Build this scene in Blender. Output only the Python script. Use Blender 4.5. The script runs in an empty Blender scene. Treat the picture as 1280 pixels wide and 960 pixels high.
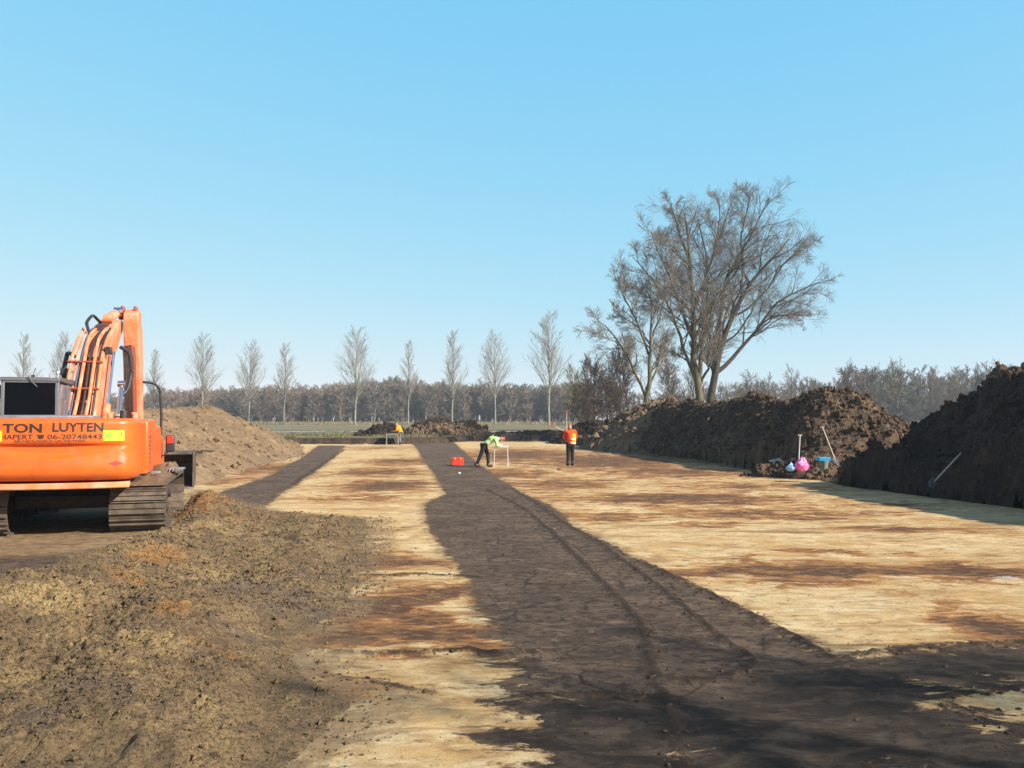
import bpy, bmesh, math, random
import numpy as np
from mathutils import Vector, Matrix, Euler

random.seed(7)
S = bpy.context.scene
COL = S.collection
R = math.radians

# ------------------------------------------------------------------ camera and survey helper
H = 1.95                                   # eye height above the stripped floor
FPX = 1065.0                               # focal length in pixels of the 1280 wide photograph
PITCH = math.atan(44 / FPX)
CP, SP = math.cos(PITCH), math.sin(PITCH)


def ray(u, v):
    a, b = (u - 640) / FPX, (480 - v) / FPX
    return np.array([a, CP - b * SP, SP + b * CP])


def G(u, v, z=0.0):
    """where the line of sight meets the level z"""
    d = ray(u, v)
    t = (z - H) / d[2]
    return d[0] * t, d[1] * t


def AT(u, v, Y):
    """point on the line of sight at distance Y"""
    d = ray(u, v)
    t = Y / d[1]
    return np.array([d[0] * t, Y, H + d[2] * t])


# ------------------------------------------------------------------ bookkeeping
def tag(o, label=None, cat=None, group=None, kind=None):
    if label: o['label'] = label
    if cat: o['category'] = cat
    if group: o['group'] = group
    if kind: o['kind'] = kind
    return o


def empty(name, loc=(0, 0, 0), rz=0.0):
    o = bpy.data.objects.new(name, None)
    o.empty_display_size = 0.3
    o.location = loc
    o.rotation_euler = (0, 0, rz)
    COL.objects.link(o)
    return o


def link(name, me, mat=None, parent=None, loc=None):
    o = bpy.data.objects.new(name, me)
    COL.objects.link(o)
    if mat: me.materials.append(mat)
    if parent: o.parent = parent
    if loc is not None: o.location = loc
    return o


def np_mesh(name, V, Q, smooth=False):
    """mesh from numpy arrays, quads (n,4) or tris (n,3)"""
    me = bpy.data.meshes.new(name)
    V = np.asarray(V, np.float32); Q = np.asarray(Q, np.int32)
    k = Q.shape[1]
    me.vertices.add(len(V)); me.vertices.foreach_set('co', V.ravel())
    me.loops.add(Q.size); me.loops.foreach_set('vertex_index', Q.ravel())
    me.polygons.add(len(Q))
    me.polygons.foreach_set('loop_start', np.arange(0, Q.size, k, dtype=np.int32))
    me.polygons.foreach_set('use_smooth', np.full(len(Q), smooth, dtype=bool))
    me.update(calc_edges=True)
    return me


# ------------------------------------------------------------------ numpy noise
def _h(ix, iy, seed):
    h = (ix.astype(np.uint64) * np.uint64(374761393) + iy.astype(np.uint64) * np.uint64(668265263)
         + np.uint64(seed * 1274126177 + 1013904223)) & np.uint64(0xffffffff)
    h = ((h ^ (h >> np.uint64(13))) * np.uint64(1274126177)) & np.uint64(0xffffffff)
    h = ((h ^ (h >> np.uint64(15))) * np.uint64(2246822519)) & np.uint64(0xffffffff)
    h = h ^ (h >> np.uint64(16))
    return (h & np.uint64(0xffff)).astype(np.float64) / 65535.0


def vn(x, y, seed=0):
    xi = np.floor(x).astype(np.int64); yi = np.floor(y).astype(np.int64)
    fx = x - xi; fy = y - yi
    fx = fx * fx * fx * (fx * (fx * 6 - 15) + 10); fy = fy * fy * fy * (fy * (fy * 6 - 15) + 10)
    xi = xi + 100000; yi = yi + 100000
    a = _h(xi, yi, seed); b = _h(xi + 1, yi, seed); c = _h(xi, yi + 1, seed); d = _h(xi + 1, yi + 1, seed)
    return (a + (b - a) * fx) * (1 - fy) + (c + (d - c) * fx) * fy - 0.5


def fbm(x, y, sc, octv=4, seed=0, rough=0.5):
    x = np.asarray(x, float) * sc; y = np.asarray(y, float) * sc
    s = np.zeros_like(x); a = 1.0
    for k in range(octv):
        s += a * vn(x, y, seed + k * 17)
        x, y = (x * 0.8 - y * 0.6) * 2.03 + 3.1, (x * 0.6 + y * 0.8) * 2.03 + 7.7
        a *= rough
    return s


def clods(x, y, sc, seed=0):
    """rounded lumps: 1 at a lump's middle, 0 between lumps, sizes vary"""
    x = np.asarray(x, float) * sc; y = np.asarray(y, float) * sc
    xi = np.floor(x).astype(np.int64); yi = np.floor(y).astype(np.int64)
    best = np.zeros_like(x)
    for dx in (-1, 0, 1):
        for dy in (-1, 0, 1):
            cx = xi + dx; cy = yi + dy
            px = cx + _h(cx + 100000, cy + 100000, seed); py = cy + _h(cx + 100000, cy + 100000, seed + 5)
            rr = 0.25 + 0.6 * _h(cx + 100000, cy + 100000, seed + 9) ** 2
            d2 = ((x - px) ** 2 + (y - py) ** 2) / (rr * rr)
            best = np.maximum(best, np.sqrt(np.clip(1 - d2, 0, 1)) * rr)
    return best


def sstep(a, b, x):
    t = np.clip((x - a) / (b - a), 0, 1)
    return t * t * (3 - 2 * t)


def poly_sd(x, y, pts):
    """signed distance to a polygon, positive inside"""
    pts = np.asarray(pts, float)
    d = np.full(np.shape(x), 1e9); ins = np.zeros(np.shape(x), bool)
    n = len(pts)
    for i in range(n):
        ax, ay = pts[i]; bx, by = pts[(i + 1) % n]
        ex, ey = bx - ax, by - ay
        t = np.clip(((x - ax) * ex + (y - ay) * ey) / (ex * ex + ey * ey + 1e-12), 0, 1)
        d = np.minimum(d, np.hypot(x - ax - t * ex, y - ay - t * ey))
        c = ((ay > y) != (by > y))
        with np.errstate(divide='ignore', invalid='ignore'):
            xx = ax + (y - ay) * ex / (ey if ey != 0 else 1e-12)
        ins ^= c & (x < xx)
    return np.where(ins, d, -d)


def line_d(x, y, pts):
    """distance to a polyline and the interpolated third value there"""
    pts = np.asarray(pts, float)
    d = np.full(np.shape(x), 1e9); z = np.zeros(np.shape(x))
    for (ax, ay, az), (bx, by, bz) in zip(pts[:-1], pts[1:]):
        ex, ey = bx - ax, by - ay
        t = np.clip(((x - ax) * ex + (y - ay) * ey) / (ex * ex + ey * ey + 1e-12), 0, 1)
        dd = np.hypot(x - ax - t * ex, y - ay - t * ey)
        m = dd < d
        d = np.where(m, dd, d); z = np.where(m, az + (bz - az) * t, z)
    return d, z


# ------------------------------------------------------------------ material helper
class NT:
    def __init__(self, name):
        self.m = bpy.data.materials.new(name); self.m.use_nodes = True
        self.t = self.m.node_tree; self.t.nodes.clear()
        self.out = self.t.nodes.new('ShaderNodeOutputMaterial')
        self.bs = self.t.nodes.new('ShaderNodeBsdfPrincipled')
        self.t.links.new(self.bs.outputs[0], self.out.inputs[0])
        self._pos = None

    def n(self, typ, **kw):
        nd = self.t.nodes.new(typ)
        for k, v in kw.items(): setattr(nd, k, v)
        return nd

    def put(self, sock, v):
        if isinstance(v, bpy.types.NodeSocket): self.t.links.new(v, sock)
        elif v is not None:
            if sock.type == 'RGBA' and len(v) == 3: v = (*v, 1)
            sock.default_value = v

    def pos(self, scale=None):
        if self._pos is None: self._pos = self.n('ShaderNodeTexCoord').outputs['Object']
        if scale is None: return self._pos
        mp = self.n('ShaderNodeMapping'); self.put(mp.inputs['Vector'], self._pos); mp.inputs['Scale'].default_value = scale
        return mp.outputs[0]

    def noise(self, scale, detail=4, rough=0.55, dist=0.0, vec=None, col=False):
        nd = self.n('ShaderNodeTexNoise')
        self.put(nd.inputs['Vector'], vec if vec is not None else self.pos())
        nd.inputs['Scale'].default_value = scale; nd.inputs['Detail'].default_value = detail
        nd.inputs['Roughness'].default_value = rough; nd.inputs['Distortion'].default_value = dist
        return nd.outputs['Color' if col else 'Fac']

    def voro(self, scale, vec=None, feature='F1'):
        nd = self.n('ShaderNodeTexVoronoi', feature=feature)
        self.put(nd.inputs['Vector'], vec if vec is not None else self.pos()); nd.inputs['Scale'].default_value = scale
        return nd.outputs['Distance']

    def math(self, op, a, b=None, c=None):
        nd = self.n('ShaderNodeMath', operation=op)
        for i, v in enumerate((a, b, c)):
            if v is not None: self.put(nd.inputs[i], v)
        return nd.outputs[0]

    def mr(self, v, a, b, c=0.0, d=1.0, smooth=True):
        nd = self.n('ShaderNodeMapRange', interpolation_type='SMOOTHSTEP' if smooth else 'LINEAR')
        self.put(nd.inputs['Value'], v)
        for k, w in zip(('From Min', 'From Max', 'To Min', 'To Max'), (a, b, c, d)): self.put(nd.inputs[k], w)
        return nd.outputs['Result']

    def mix(self, f, a, b, blend='MIX'):
        nd = self.n('ShaderNodeMix', data_type='RGBA', blend_type=blend)
        self.put(nd.inputs[0], f); self.put(nd.inputs[6], a); self.put(nd.inputs[7], b)
        return nd.outputs[2]

    def attr(self, name):
        return self.n('ShaderNodeAttribute', attribute_name=name).outputs['Fac']

    def bump(self, h, strength=0.5, dist=0.02, prev=None):
        nd = self.n('ShaderNodeBump'); self.put(nd.inputs['Strength'], strength); nd.inputs['Distance'].default_value = dist
        self.put(nd.inputs['Height'], h)
        if prev is not None: self.put(nd.inputs['Normal'], prev)
        return nd.outputs[0]

    def done(self, col, rough=0.8, nrm=None, metal=0.0, spec=None):
        self.put(self.bs.inputs['Base Color'], col); self.put(self.bs.inputs['Roughness'], rough)
        self.put(self.bs.inputs['Metallic'], metal)
        if nrm is not None: self.put(self.bs.inputs['Normal'], nrm)
        if spec is not None: self.put(self.bs.inputs['Specular IOR Level'], spec)
        return self.m


def soil(name, cols, patch=0.6, grain=14, bump=0.9, rough=0.95, dist=0.04, speck=None):
    t = NT(name)
    n1 = t.noise(patch, 5, 0.6, 0.6); n2 = t.noise(patch * 3.1, 6, 0.65); n3 = t.noise(grain, 5, 0.7)
    c = t.mix(t.mr(n1, .40, .60), cols[0], cols[1])
    c = t.mix(t.mr(n2, .50, .68), c, cols[2])
    c = t.mix(t.mr(n3, .35, .68, 0, .55), c, cols[3])
    if speck: c = t.mix(t.mr(t.noise(grain * 2.7, 3, .6), .60, .70, 0, .8), c, speck)
    b = t.bump(t.noise(grain * .8, 8, .72), bump, dist)
    b = t.bump(t.voro(grain * 2.2), bump * .6, dist * .4, b)
    return t.done(c, rough, b, spec=.15)


def plain(name, col, rough=0.6, metal=0.0, var=0.25, scale=6, bump=0.0, spec=None, dirt=None, dirt_amt=.5):
    t = NT(name)
    dk = tuple(x * (1 - var) for x in col); lt = tuple(min(1, x * (1 + var)) for x in col)
    c = t.mix(t.mr(t.noise(scale, 6, .6), .3, .7), dk, lt)
    if dirt: c = t.mix(t.mr(t.noise(scale * .6, 7, .7, 1.0), .50, .72, 0, dirt_amt), c, dirt)
    b = t.bump(t.noise(scale * 7, 4, .6), bump, .01) if bump else None
    r = t.mr(t.noise(scale * 2.1, 4), .3, .7, rough * .8, min(1, rough * 1.2))
    return t.done(c, r, b, metal, spec)
# ------------------------------------------------------------------ the lie of the land
TRENCH = [(16.3, -12), (14.9, 4), (12.9, 11.5), (11.4, 18.4), (10.65, 21.8), (9.95, 25.3), (10.0, 26.6), (10.0, 31.0), (9.5, 32.4), (8.1, 40.7),
          (6.7, 53), (5.3, 63), (3.8, 76.5), (-3, 77), (-6.5, 70), (-9, 66.5), (-16.7, 67), (-13.4, 45), (-10.7, 28.5), (-11.2, 22), (-13, 14), (-14, 0), (-14, -12)]


def field_z(x, y):
    z = np.interp(y, [-60, 20, 50, 77, 230, 600, 4000], [.9, .85, .62, .45, .55, .6, .6])
    k = np.clip((96 - y) / 14, 0, 1) * np.clip((34 - np.abs(x)) / 8, 0, 1)
    return z + k * (0.10 * fbm(x, y, .12, 3, 41) + 0.04 * fbm(x, y, 1.1, 3, 44))


def ground_z(x, y):
    sd = poly_sd(x, y, TRENCH)
    sd = sd + 0.34 * fbm(x, y, .8, 5, 3, .62)
    w = np.where((y > 25.9) & (y < 31.5) & (x > 5), 1.8, .28)
    k = sstep(0, 1, -sd / w)
    floor = 0.05 * fbm(x, y, .35, 3, 5) + 0.012 * fbm(x, y, 3.5, 3, 6)
    return floor * (1 - k) + field_z(x, y) * k


RIDGES = []
def _ridge(h, w, *px): RIDGES.append(([(*G(u, v), h) for u, v in px], w))
_ridge(.035, .05, (380, 818), (460, 822), (560, 816), (640, 821), (690, 816))
_ridge(.02, .05, (440, 722), (520, 720), (600, 724))
_ridge(.015, .04, (400, 848), (470, 856), (540, 871))
_ridge(.022, .045, (610, 612), (660, 640), (690, 665), (720, 695), (760, 735), (800, 780), (815, 830), (832, 880), (850, 965))
_ridge(.022, .04, (640, 610), (700, 650), (750, 680), (800, 715), (860, 765), (905, 800), (942, 824), (932, 838), (890, 851), (830, 852), (800, 836))
_ridge(.03, .05, (800, 700), (870, 735), (930, 765), (1000, 800), (1040, 823), (1110, 816), (1200, 807), (1300, 801))
_ridge(.03, .04, (660, 876), (760, 872), (850, 878))
_ridge(.02, .04, (1310, 855), (1195, 869), (1180, 878), (1240, 906), (1320, 935))
_ridge(.02, .06, (430, 562), (400, 583), (365, 606))

DARK3 = [G(*p) for p in [(-260, 716), (60, 692), (150, 681), (205, 680), (150, 704), (70, 728), (-260, 790)]]
DARK = [[G(*p) for p in [(512, 551.5), (522, 562), (527, 572), (545, 598), (556, 618), (530, 628), (531, 655), (556, 690), (588, 735), (603, 775),
                         (636, 818), (628, 850), (642, 880), (632, 930), (640, 1000), (1700, 1000), (1700, 788), (1280, 803), (1200, 806), (1110, 815),
                         (1040, 822), (1000, 800), (930, 765), (870, 735), (800, 700), (715, 655), (703, 641), (645, 611), (600, 581), (575, 560), (566, 551.5)]],
        [G(*p) for p in [(398, 557), (432, 557), (408, 580), (372, 605), (330, 633), (290, 645), (240, 628), (285, 612), (330, 597), (375, 573)]]]
PATCH = [G(*p) for p in [(1178, 877), (1195, 868), (1280, 857), (1600, 836), (1600, 975), (1310, 932), (1240, 906)]]
# patches of iron-stained, rusty earth in the sand: u, v, half width, half height in the photograph, strength
STAIN = [(120, 660, 90, 14, .9), (30, 690, 80, 12, .8), (1010, 713, 150, 17, 1.15), (870, 716, 80, 9, 1), (1215, 712, 90, 13, 1.1), (1245, 780, 70, 27, 1.05), (500, 785, 110, 24, 1.2), (420, 797, 70, 16, 1.1), (430, 758, 70, 14, .9),
         (485, 757, 85, 15, 1.15), (490, 704, 75, 12, 1.1), (545, 742, 60, 14, 1), (565, 792, 70, 18, .9), (850, 624, 170, 9, 1.1), (705, 604, 80, 9, .95), (480, 607, 70, 8, 1.15), (470, 590, 65, 6, 1.05), (500, 577, 50, 5, 1.05),
         (450, 622, 60, 6, .8), (755, 576, 110, 11, 1.15), (655, 568, 90, 9, 1.1), (840, 590, 120, 8, 1), (930, 607, 120, 6, .8), (960, 642, 170, 8, .85), (1150, 662, 130, 6, .75), (760, 645, 70, 8, .8), (640, 592, 60, 7, .95),
         (1060, 690, 110, 5, .55), (420, 862, 60, 14, .6), (330, 585, 60, 7, .95), (322, 571, 40, 5, .95), (285, 600, 50, 6, .8), (470, 560, 60, 3, .7), (880, 655, 80, 6, .6), (1120, 630, 100, 5, .6), (800, 560, 70, 4, .9)]
PALE = [(1262, 720, 40, 3.5, .8), (452, 801, 24, 3, .55), (525, 738, 14, 2, .6), (395, 768, 50, 4, .45)]


DARKER = [G(*p) for p in [(560, 890), (640, 878), (740, 866), (830, 850), (900, 848), (1000, 828), (1110, 816), (1280, 804), (1800, 786), (1800, 1010), (560, 1010)]]  # near part of the dark strips, given a deeper brown-black


def blobs(x, y, lst):
    s = np.zeros_like(x)
    for u, v, hw, hh, a in lst:
        cx, cy = G(u, v); rx = hw / FPX * cy * 1.0
        ry = max(.05, (G(u, v - hh)[1] - G(u, v + hh)[1]) / 2)
        q = ((x - cx) / rx) ** 2 + ((y - cy) / ry) ** 2
        s = np.maximum(s, a * np.exp(-q * .9))
    return s


def axis(parts):
    out = []
    for a, b, s in parts: out.append(np.arange(a, b, s))
    return np.concatenate(out + [np.array([parts[-1][1]])])


def build_ground():
    xs = axis([(-3000, -600, 300), (-600, -100, 50), (-100, -30, 5), (-30, -18, .8), (-18, -9, .14), (-9, 12.5, .055), (12.5, 18, .14), (18, 30, .8), (30, 100, 5), (100, 600, 50), (600, 3000, 300)])
    ys = axis([(-60, -4, 4), (-4, 3, .25), (3, 12, .04), (12, 20, .07), (20, 40, .14), (40, 82, .3), (82, 130, 1.5), (130, 300, 6), (300, 800, 40), (800, 4000, 400)])
    X, Y = np.meshgrid(xs, ys)
    x, y = X.ravel(), Y.ravel()
    near = (np.abs(x) < 25) & (y > -12) & (y < 90)
    z = field_z(x, y); z[near] = ground_z(x[near], y[near])
    for pts, w in RIDGES:
        m = (y < 40) & near
        d, h = line_d(x[m], y[m], pts)
        wob = .55 + .9 * np.clip(fbm(x[m], y[m], 6, 3, 60) + .5, 0, 1)
        z[m] += h * wob * np.exp(-(d / w) ** 2) * (1 + .6 * fbm(x[m], y[m], 14, 2, 61))
    sd1 = np.full_like(x, -9.); tr = np.full_like(x, -9.); st = np.zeros_like(x); pl = np.zeros_like(x)
    sd1[near] = np.maximum(poly_sd(x[near], y[near], DARK[0]), np.maximum(poly_sd(x[near], y[near], DARK[1]), poly_sd(x[near], y[near], DARK3)))
    sd1[near] = np.minimum(sd1[near], -poly_sd(x[near], y[near], PATCH))
    tr[near] = poly_sd(x[near], y[near], TRENCH)
    st[near] = blobs(x[near], y[near], STAIN); pl[near] = blobs(x[near], y[near], PALE)
    nx, ny = len(xs), len(ys)
    i = (np.arange(ny - 1)[:, None] * nx + np.arange(nx - 1)[None, :]).ravel()
    me = np_mesh('ground', np.stack([x, y, z], 1), np.stack([i, i + 1, i + nx + 1, i + nx], 1), True)
    mo = np.full_like(x, -9.); mo[near] = np.maximum(poly_sd(x[near], y[near], MOUND), poly_sd(x[near], y[near], [(-12.5, 12.3), (-5.8, 12.6), (-5.6, 17), (-7.0, 20.5), (-12.5, 21)])); we = np.full_like(x, -9.); we[near] = poly_sd(x[near], y[near], DARKER)
    ru = np.zeros_like(x)
    for pts, w in RIDGES:
        m = (y < 40) & near; d, h_ = line_d(x[m], y[m], pts); ru[m] = np.maximum(ru[m], np.exp(-(d / (w * 1.25)) ** 2))
    for nm, a in (('rut', ru), ('mound', mo), ('darker', we), ('dark', sd1), ('trench', tr), ('stain', st), ('pale', pl)):
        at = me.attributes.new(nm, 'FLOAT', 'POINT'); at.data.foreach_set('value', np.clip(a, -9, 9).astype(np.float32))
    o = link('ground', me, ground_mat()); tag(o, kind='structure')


def ground_mat():
    t = NT('stripped_ground')
    P = t.pos()
    s1 = t.pos((.75, 1.5, 1)); s2 = t.pos((.5, 1.7, 1)); s3 = t.pos((.9, 1.2, 1))
    sep = t.n('ShaderNodeSeparateXYZ'); t.put(sep.inputs[0], P)
    MUL = lambda a, b: t.math('MULTIPLY', a, b)
    # ---- sand: pale yellow to ochre, blotched with brown, finely peppered
    sand = t.mix(t.mr(t.noise(.55, 7, .62, .6, s3), .38, .60), (.68, .51, .275), (.58, .37, .155))
    sand = t.mix(t.mr(t.noise(1.7, 8, .68, .5, s1), .47, .62, 0, .8), sand, (.74, .58, .34))
    sand = t.mix(t.mr(t.noise(4.2, 8, .72, .5, s1), .46, .60, 0, .6), sand, (.42, .25, .105))
    blot = t.noise(1.05, 9, .70, .7, s2)
    sand = t.mix(t.mr(blot, .51, .60, 0, .65), sand, (.36, .185, .07))
    sand = t.mix(t.mr(blot, .58, .66, 0, .75), sand, (.17, .088, .045))
    sand = t.mix(t.mr(t.noise(5.5, 8, .74, .4, s1), .555, .635, 0, .75), sand, (.16, .09, .045))
    sand = t.mix(t.mr(t.noise(55, 5, .75), .50, .70, 0, .5), sand, (.26, .17, .085))
    # ---- iron-rusty patches with ragged, broken outlines
    brk = t.noise(1.9, 9, .72, .8, s1); brk2 = t.noise(.8, 9, .70, .6, s3)
    st = t.attr('stain')
    sw = t.math('ADD', st, t.math('ADD', MUL(t.math('SUBTRACT', brk, .5), 3.6), MUL(t.math('SUBTRACT', brk2, .5), 1.8)))
    ok = t.mr(st, .04, .2)
    sand = t.mix(MUL(t.mr(sw, .30, .54, 0, .92), ok), sand, (.42, .20, .066))
    sand = t.mix(MUL(t.mr(sw, .45, .70, 0, .88), ok), sand, (.235, .10, .042))
    sand = t.mix(MUL(t.mr(sw, .68, 1.02, 0, .9), ok), sand, (.085, .044, .028))
    sand = t.mix(MUL(t.mr(t.noise(7, 9, .76, .5, s1), .48, .62, 0, .45), ok), sand, (.46, .29, .13))
    pw = t.math('ADD', t.attr('pale'), MUL(t.math('SUBTRACT', t.noise(3.4, 8, .72, .5, s1), .5), 1.8))
    sand = t.mix(MUL(t.mr(pw, .62, .80, 0, .8), t.mr(t.attr('pale'), .08, .3)), sand, (.55, .50, .43))
    # ---- dark humic strips: brown-black, smeared, with lighter scuffs and sandy flecks
    dk = t.mix(t.mr(t.noise(.7, 8, .66, .6, s3), .38, .60), (.185, .125, .086), (.118, .080, .056))
    dk = t.mix(t.mr(t.noise(2.4, 9, .74, .6, s1), .46, .60, 0, .7), dk, (.065, .045, .033))
    dk = t.mix(t.mr(t.noise(1.6, 9, .74, 1.0, s2), .54, .65, 0, .75), dk, (.25, .175, .118))
    dk = t.mix(t.mr(t.noise(9, 8, .76, .3), .46, .60, 0, .8), dk, (.036, .025, .020))
    dk = t.mix(t.mr(t.noise(5.5, 9, .78, .8, s1), .545, .63, 0, .75), dk, (.255, .185, .125))
    dk = t.mix(t.mr(t.noise(70, 4, .75), .52, .70, 0, .55), dk, (.20, .145, .10))
    dk = t.mix(t.mr(t.noise(1.9, 10, .78, 1.4, t.pos((.8, 2.4, 1))), .61, .655, 0, .75), dk, (.34, .25, .165))
    crk = t.voro(1.3, t.mix(.12, P, t.noise(1.5, 6, .7, col=True), 'ADD'), 'DISTANCE_TO_EDGE')
    dk = t.mix(MUL(t.mr(crk, 0, .035, .75, 0), t.mr(t.noise(.9, 4), .48, .58)), dk, (.028, .020, .016))
    wt = t.math('ADD', t.attr('darker'), MUL(t.math('SUBTRACT', t.noise(1.6, 9, .72, .6, s1), .5), 2.2))
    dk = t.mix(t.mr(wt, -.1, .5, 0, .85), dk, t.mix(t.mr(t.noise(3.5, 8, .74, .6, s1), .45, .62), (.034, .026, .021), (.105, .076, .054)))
    # ---- where the strips end: ragged smears, nearer the camera wider ones
    en = t.math('SUBTRACT', t.noise(2.1, 10, .76, .7, t.pos((.7, 1.4, 1))), .5)
    rag = t.mr(sep.outputs[1], 5.0, 9.5, 4.0, .6)
    sd = t.math('ADD', t.attr('dark'), MUL(en, rag))
    col = t.mix(t.mr(sd, -.035, .05), sand, dk)
    col = t.mix(MUL(t.mr(t.math('ABSOLUTE', sd), .02, .22, .7, 0), t.mr(t.noise(6, 7, .7), .42, .58)), col, (.135, .080, .042))
    col = t.mix(MUL(t.mr(t.attr('rut'), .25, .8, 0, .9), t.mr(t.noise(8, 7, .75, .4), .36, .52)), col, (.050, .035, .026))
    # loose soil strewn thinly round the mound
    mo = t.math('ADD', t.attr('mound'), MUL(t.math('SUBTRACT', t.noise(2.2, 10, .78, .5), .5), 2.6))
    col = t.mix(t.mr(mo, -.55, .10, 0, .85), col, t.mix(t.mr(t.noise(5, 8, .72), .42, .60), (.27, .185, .10), (.15, .105, .065)))
    # ---- trench edge and the field outside
    f1 = t.noise(.35, 6, .6); f2 = t.noise(2.5, 6, .7)
    fld = t.mix(t.mr(f1, .38, .6), (.150, .125, .062), (.195, .155, .092))
    fld = t.mix(t.mr(f2, .5, .7, 0, .8), fld, (.085, .088, .036))
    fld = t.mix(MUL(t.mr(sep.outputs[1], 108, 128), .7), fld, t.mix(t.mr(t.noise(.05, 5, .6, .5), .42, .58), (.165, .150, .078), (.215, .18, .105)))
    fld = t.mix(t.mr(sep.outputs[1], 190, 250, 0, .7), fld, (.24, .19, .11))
    tw = t.math('ADD', t.attr('trench'), MUL(t.math('SUBTRACT', t.noise(1.5, 6, .7), .5), .8))
    face = t.mix(t.mr(t.noise(1.3, 6, .7), .4, .65), (.045, .031, .022), (.085, .056, .036))
    col = t.mix(t.mr(tw, .16, .30), face, col)
    col = t.mix(t.mr(tw, -1.1, -.75), fld, col)
    dmask = t.mr(sd, -.1, .1)
    bb = t.bump(t.noise(13, 10, .78), t.mr(sd, -.1, .1, .7, 1.0), .045)
    bb = t.bump(t.noise(2.2, 10, .78, .5, s1), .6, .07, bb)
    bb = t.bump(t.noise(60, 4, .7), t.mr(sd, -.1, .1, .35, .7), .012, bb)
    return t.done(col, .92, bb, spec=.15)


def quad_ball():
    bm = bmesh.new(); bmesh.ops.create_cube(bm, size=1.4); bmesh.ops.subdivide_edges(bm, edges=bm.edges[:], cuts=1, use_grid_fill=True)
    for v in bm.verts: v.co = v.co.normalized()
    iv = np.array([v.co[:] for v in bm.verts]); iq = np.array([[v.index for v in f.verts] for f in bm.faces]); bm.free(); return iv, iq


# ------------------------------------------------------------------ heaps of dug earth
def heap(name, label, crest, slope, mat, step=.1, lump=.16, lumpsc=1.6, seed=1, round_=.5, rough=.35, base=None, group='spoil heaps round the trench', asym=None, nclod=0, csz=.06, edge=False):
    cr = np.asarray(crest, float)
    top = cr[:, 2].max(); pad = (top + .6) / min(slope, asym or slope) + .6
    xs = np.arange(cr[:, 0].min() - pad, cr[:, 0].max() + pad, step)
    ys = np.arange(cr[:, 1].min() - pad, cr[:, 1].max() + pad, step * 1.15)
    X, Y = np.meshgrid(xs, ys); x, y = X.ravel(), Y.ravel()
    wx = x + .40 * fbm(x, y, .6, 3, seed + 31); wy = y + .40 * fbm(x, y, .6, 3, seed + 37)
    h = np.full_like(x, -9.)
    for a, b in zip(cr[:-1], cr[1:]):
        e = b[:2] - a[:2]; L = e @ e + 1e-9
        tt = ((wx - a[0]) * e[0] + (wy - a[1]) * e[1]) / L; t = np.clip(tt, 0, 1)
        d = np.hypot(wx - a[0] - t * e[0], wy - a[1] - t * e[1])
        sl = slope
        if asym:                                      # the two flanks of the ridge have slopes of their own
            side = (wx - a[0]) * e[1] - (wy - a[1]) * e[0]
            sl = np.where(side > 0, slope, asym)
        h = np.maximum(h, a[2] + (b[2] - a[2]) * t - sl * (np.sqrt(d * d + round_ ** 2) - round_))
    g = ground_z(x, y) if base is None else np.full_like(x, base)
    k = np.clip((h - g) / .5, 0, 1)
    h = h + k * (rough * fbm(x, y, .55, 4, seed) + lump * (clods(x, y, lumpsc, seed) + .6 * clods(x, y, lumpsc * 2.3, seed + 3) + .35 * clods(x, y, lumpsc * 5.2, seed + 4) - .25)
             + .5 * lump * fbm(x, y, lumpsc * 2, 4, seed + 7))
    if edge:                                           # the bank ends at the cut face of the trench
        h = h - 3.6 * np.clip(poly_sd(x, y, TRENCH) + .34 * fbm(x, y, .8, 5, 3, .62) + .06, 0, .9)
    foot = .12 * np.clip(h - g + .3, 0, .6) * clods(x, y, 3.1, seed + 8)
    h = h + foot
    keep = (h > g - .25).reshape(X.shape)
    nx = len(xs); ny = len(ys)
    q = keep[:-1, :-1] & keep[1:, :-1] & keep[:-1, 1:] & keep[1:, 1:]
    i = (np.arange(ny - 1)[:, None] * nx + np.arange(nx - 1)[None, :])[q]
    Q = np.stack([i, i + 1, i + nx + 1, i + nx], 1)
    used = np.unique(Q); remap = np.full(nx * ny, -1); remap[used] = np.arange(len(used))
    cx, cy = cr[:, 0].mean(), cr[:, 1].mean()
    cz = float(ground_z(np.array([cx]), np.array([cy]))[0])
    V = np.stack([x - cx, y - cy, h - cz], 1)[used]; Qf = remap[Q]
    if nclod:                                          # loose clods lying on the slopes
        rng = np.random.default_rng(seed + 5); fr = V[np.unique(Qf)]; pk = fr[rng.integers(0, len(fr), nclod)] + rng.normal(size=(nclod, 3)) * [step * .4, step * .4, 0]
        s = np.minimum(rng.gamma(1.3, csz * .62, nclod) + csz * .3, csz * 3.2); iv, iq = quad_ball()
        cv = iv[None] * rng.uniform(.62, 1.2, (nclod, len(iv), 1)) * rng.uniform(.6, 1.3, (nclod, 1, 3)) * s[:, None, None] + (pk + np.stack([0 * s, 0 * s, s * .25], 1))[:, None]
        Qf = np.concatenate([Qf, (iq[None] + (np.arange(nclod) * len(iv))[:, None, None]).reshape(-1, 4) + len(V)]); V = np.concatenate([V, cv.reshape(-1, 3)])
    o = link(name, np_mesh(name, V, Qf, False), mat, loc=(cx, cy, cz))
    tag(o, label, 'spoil heap', group)
    return o


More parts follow.
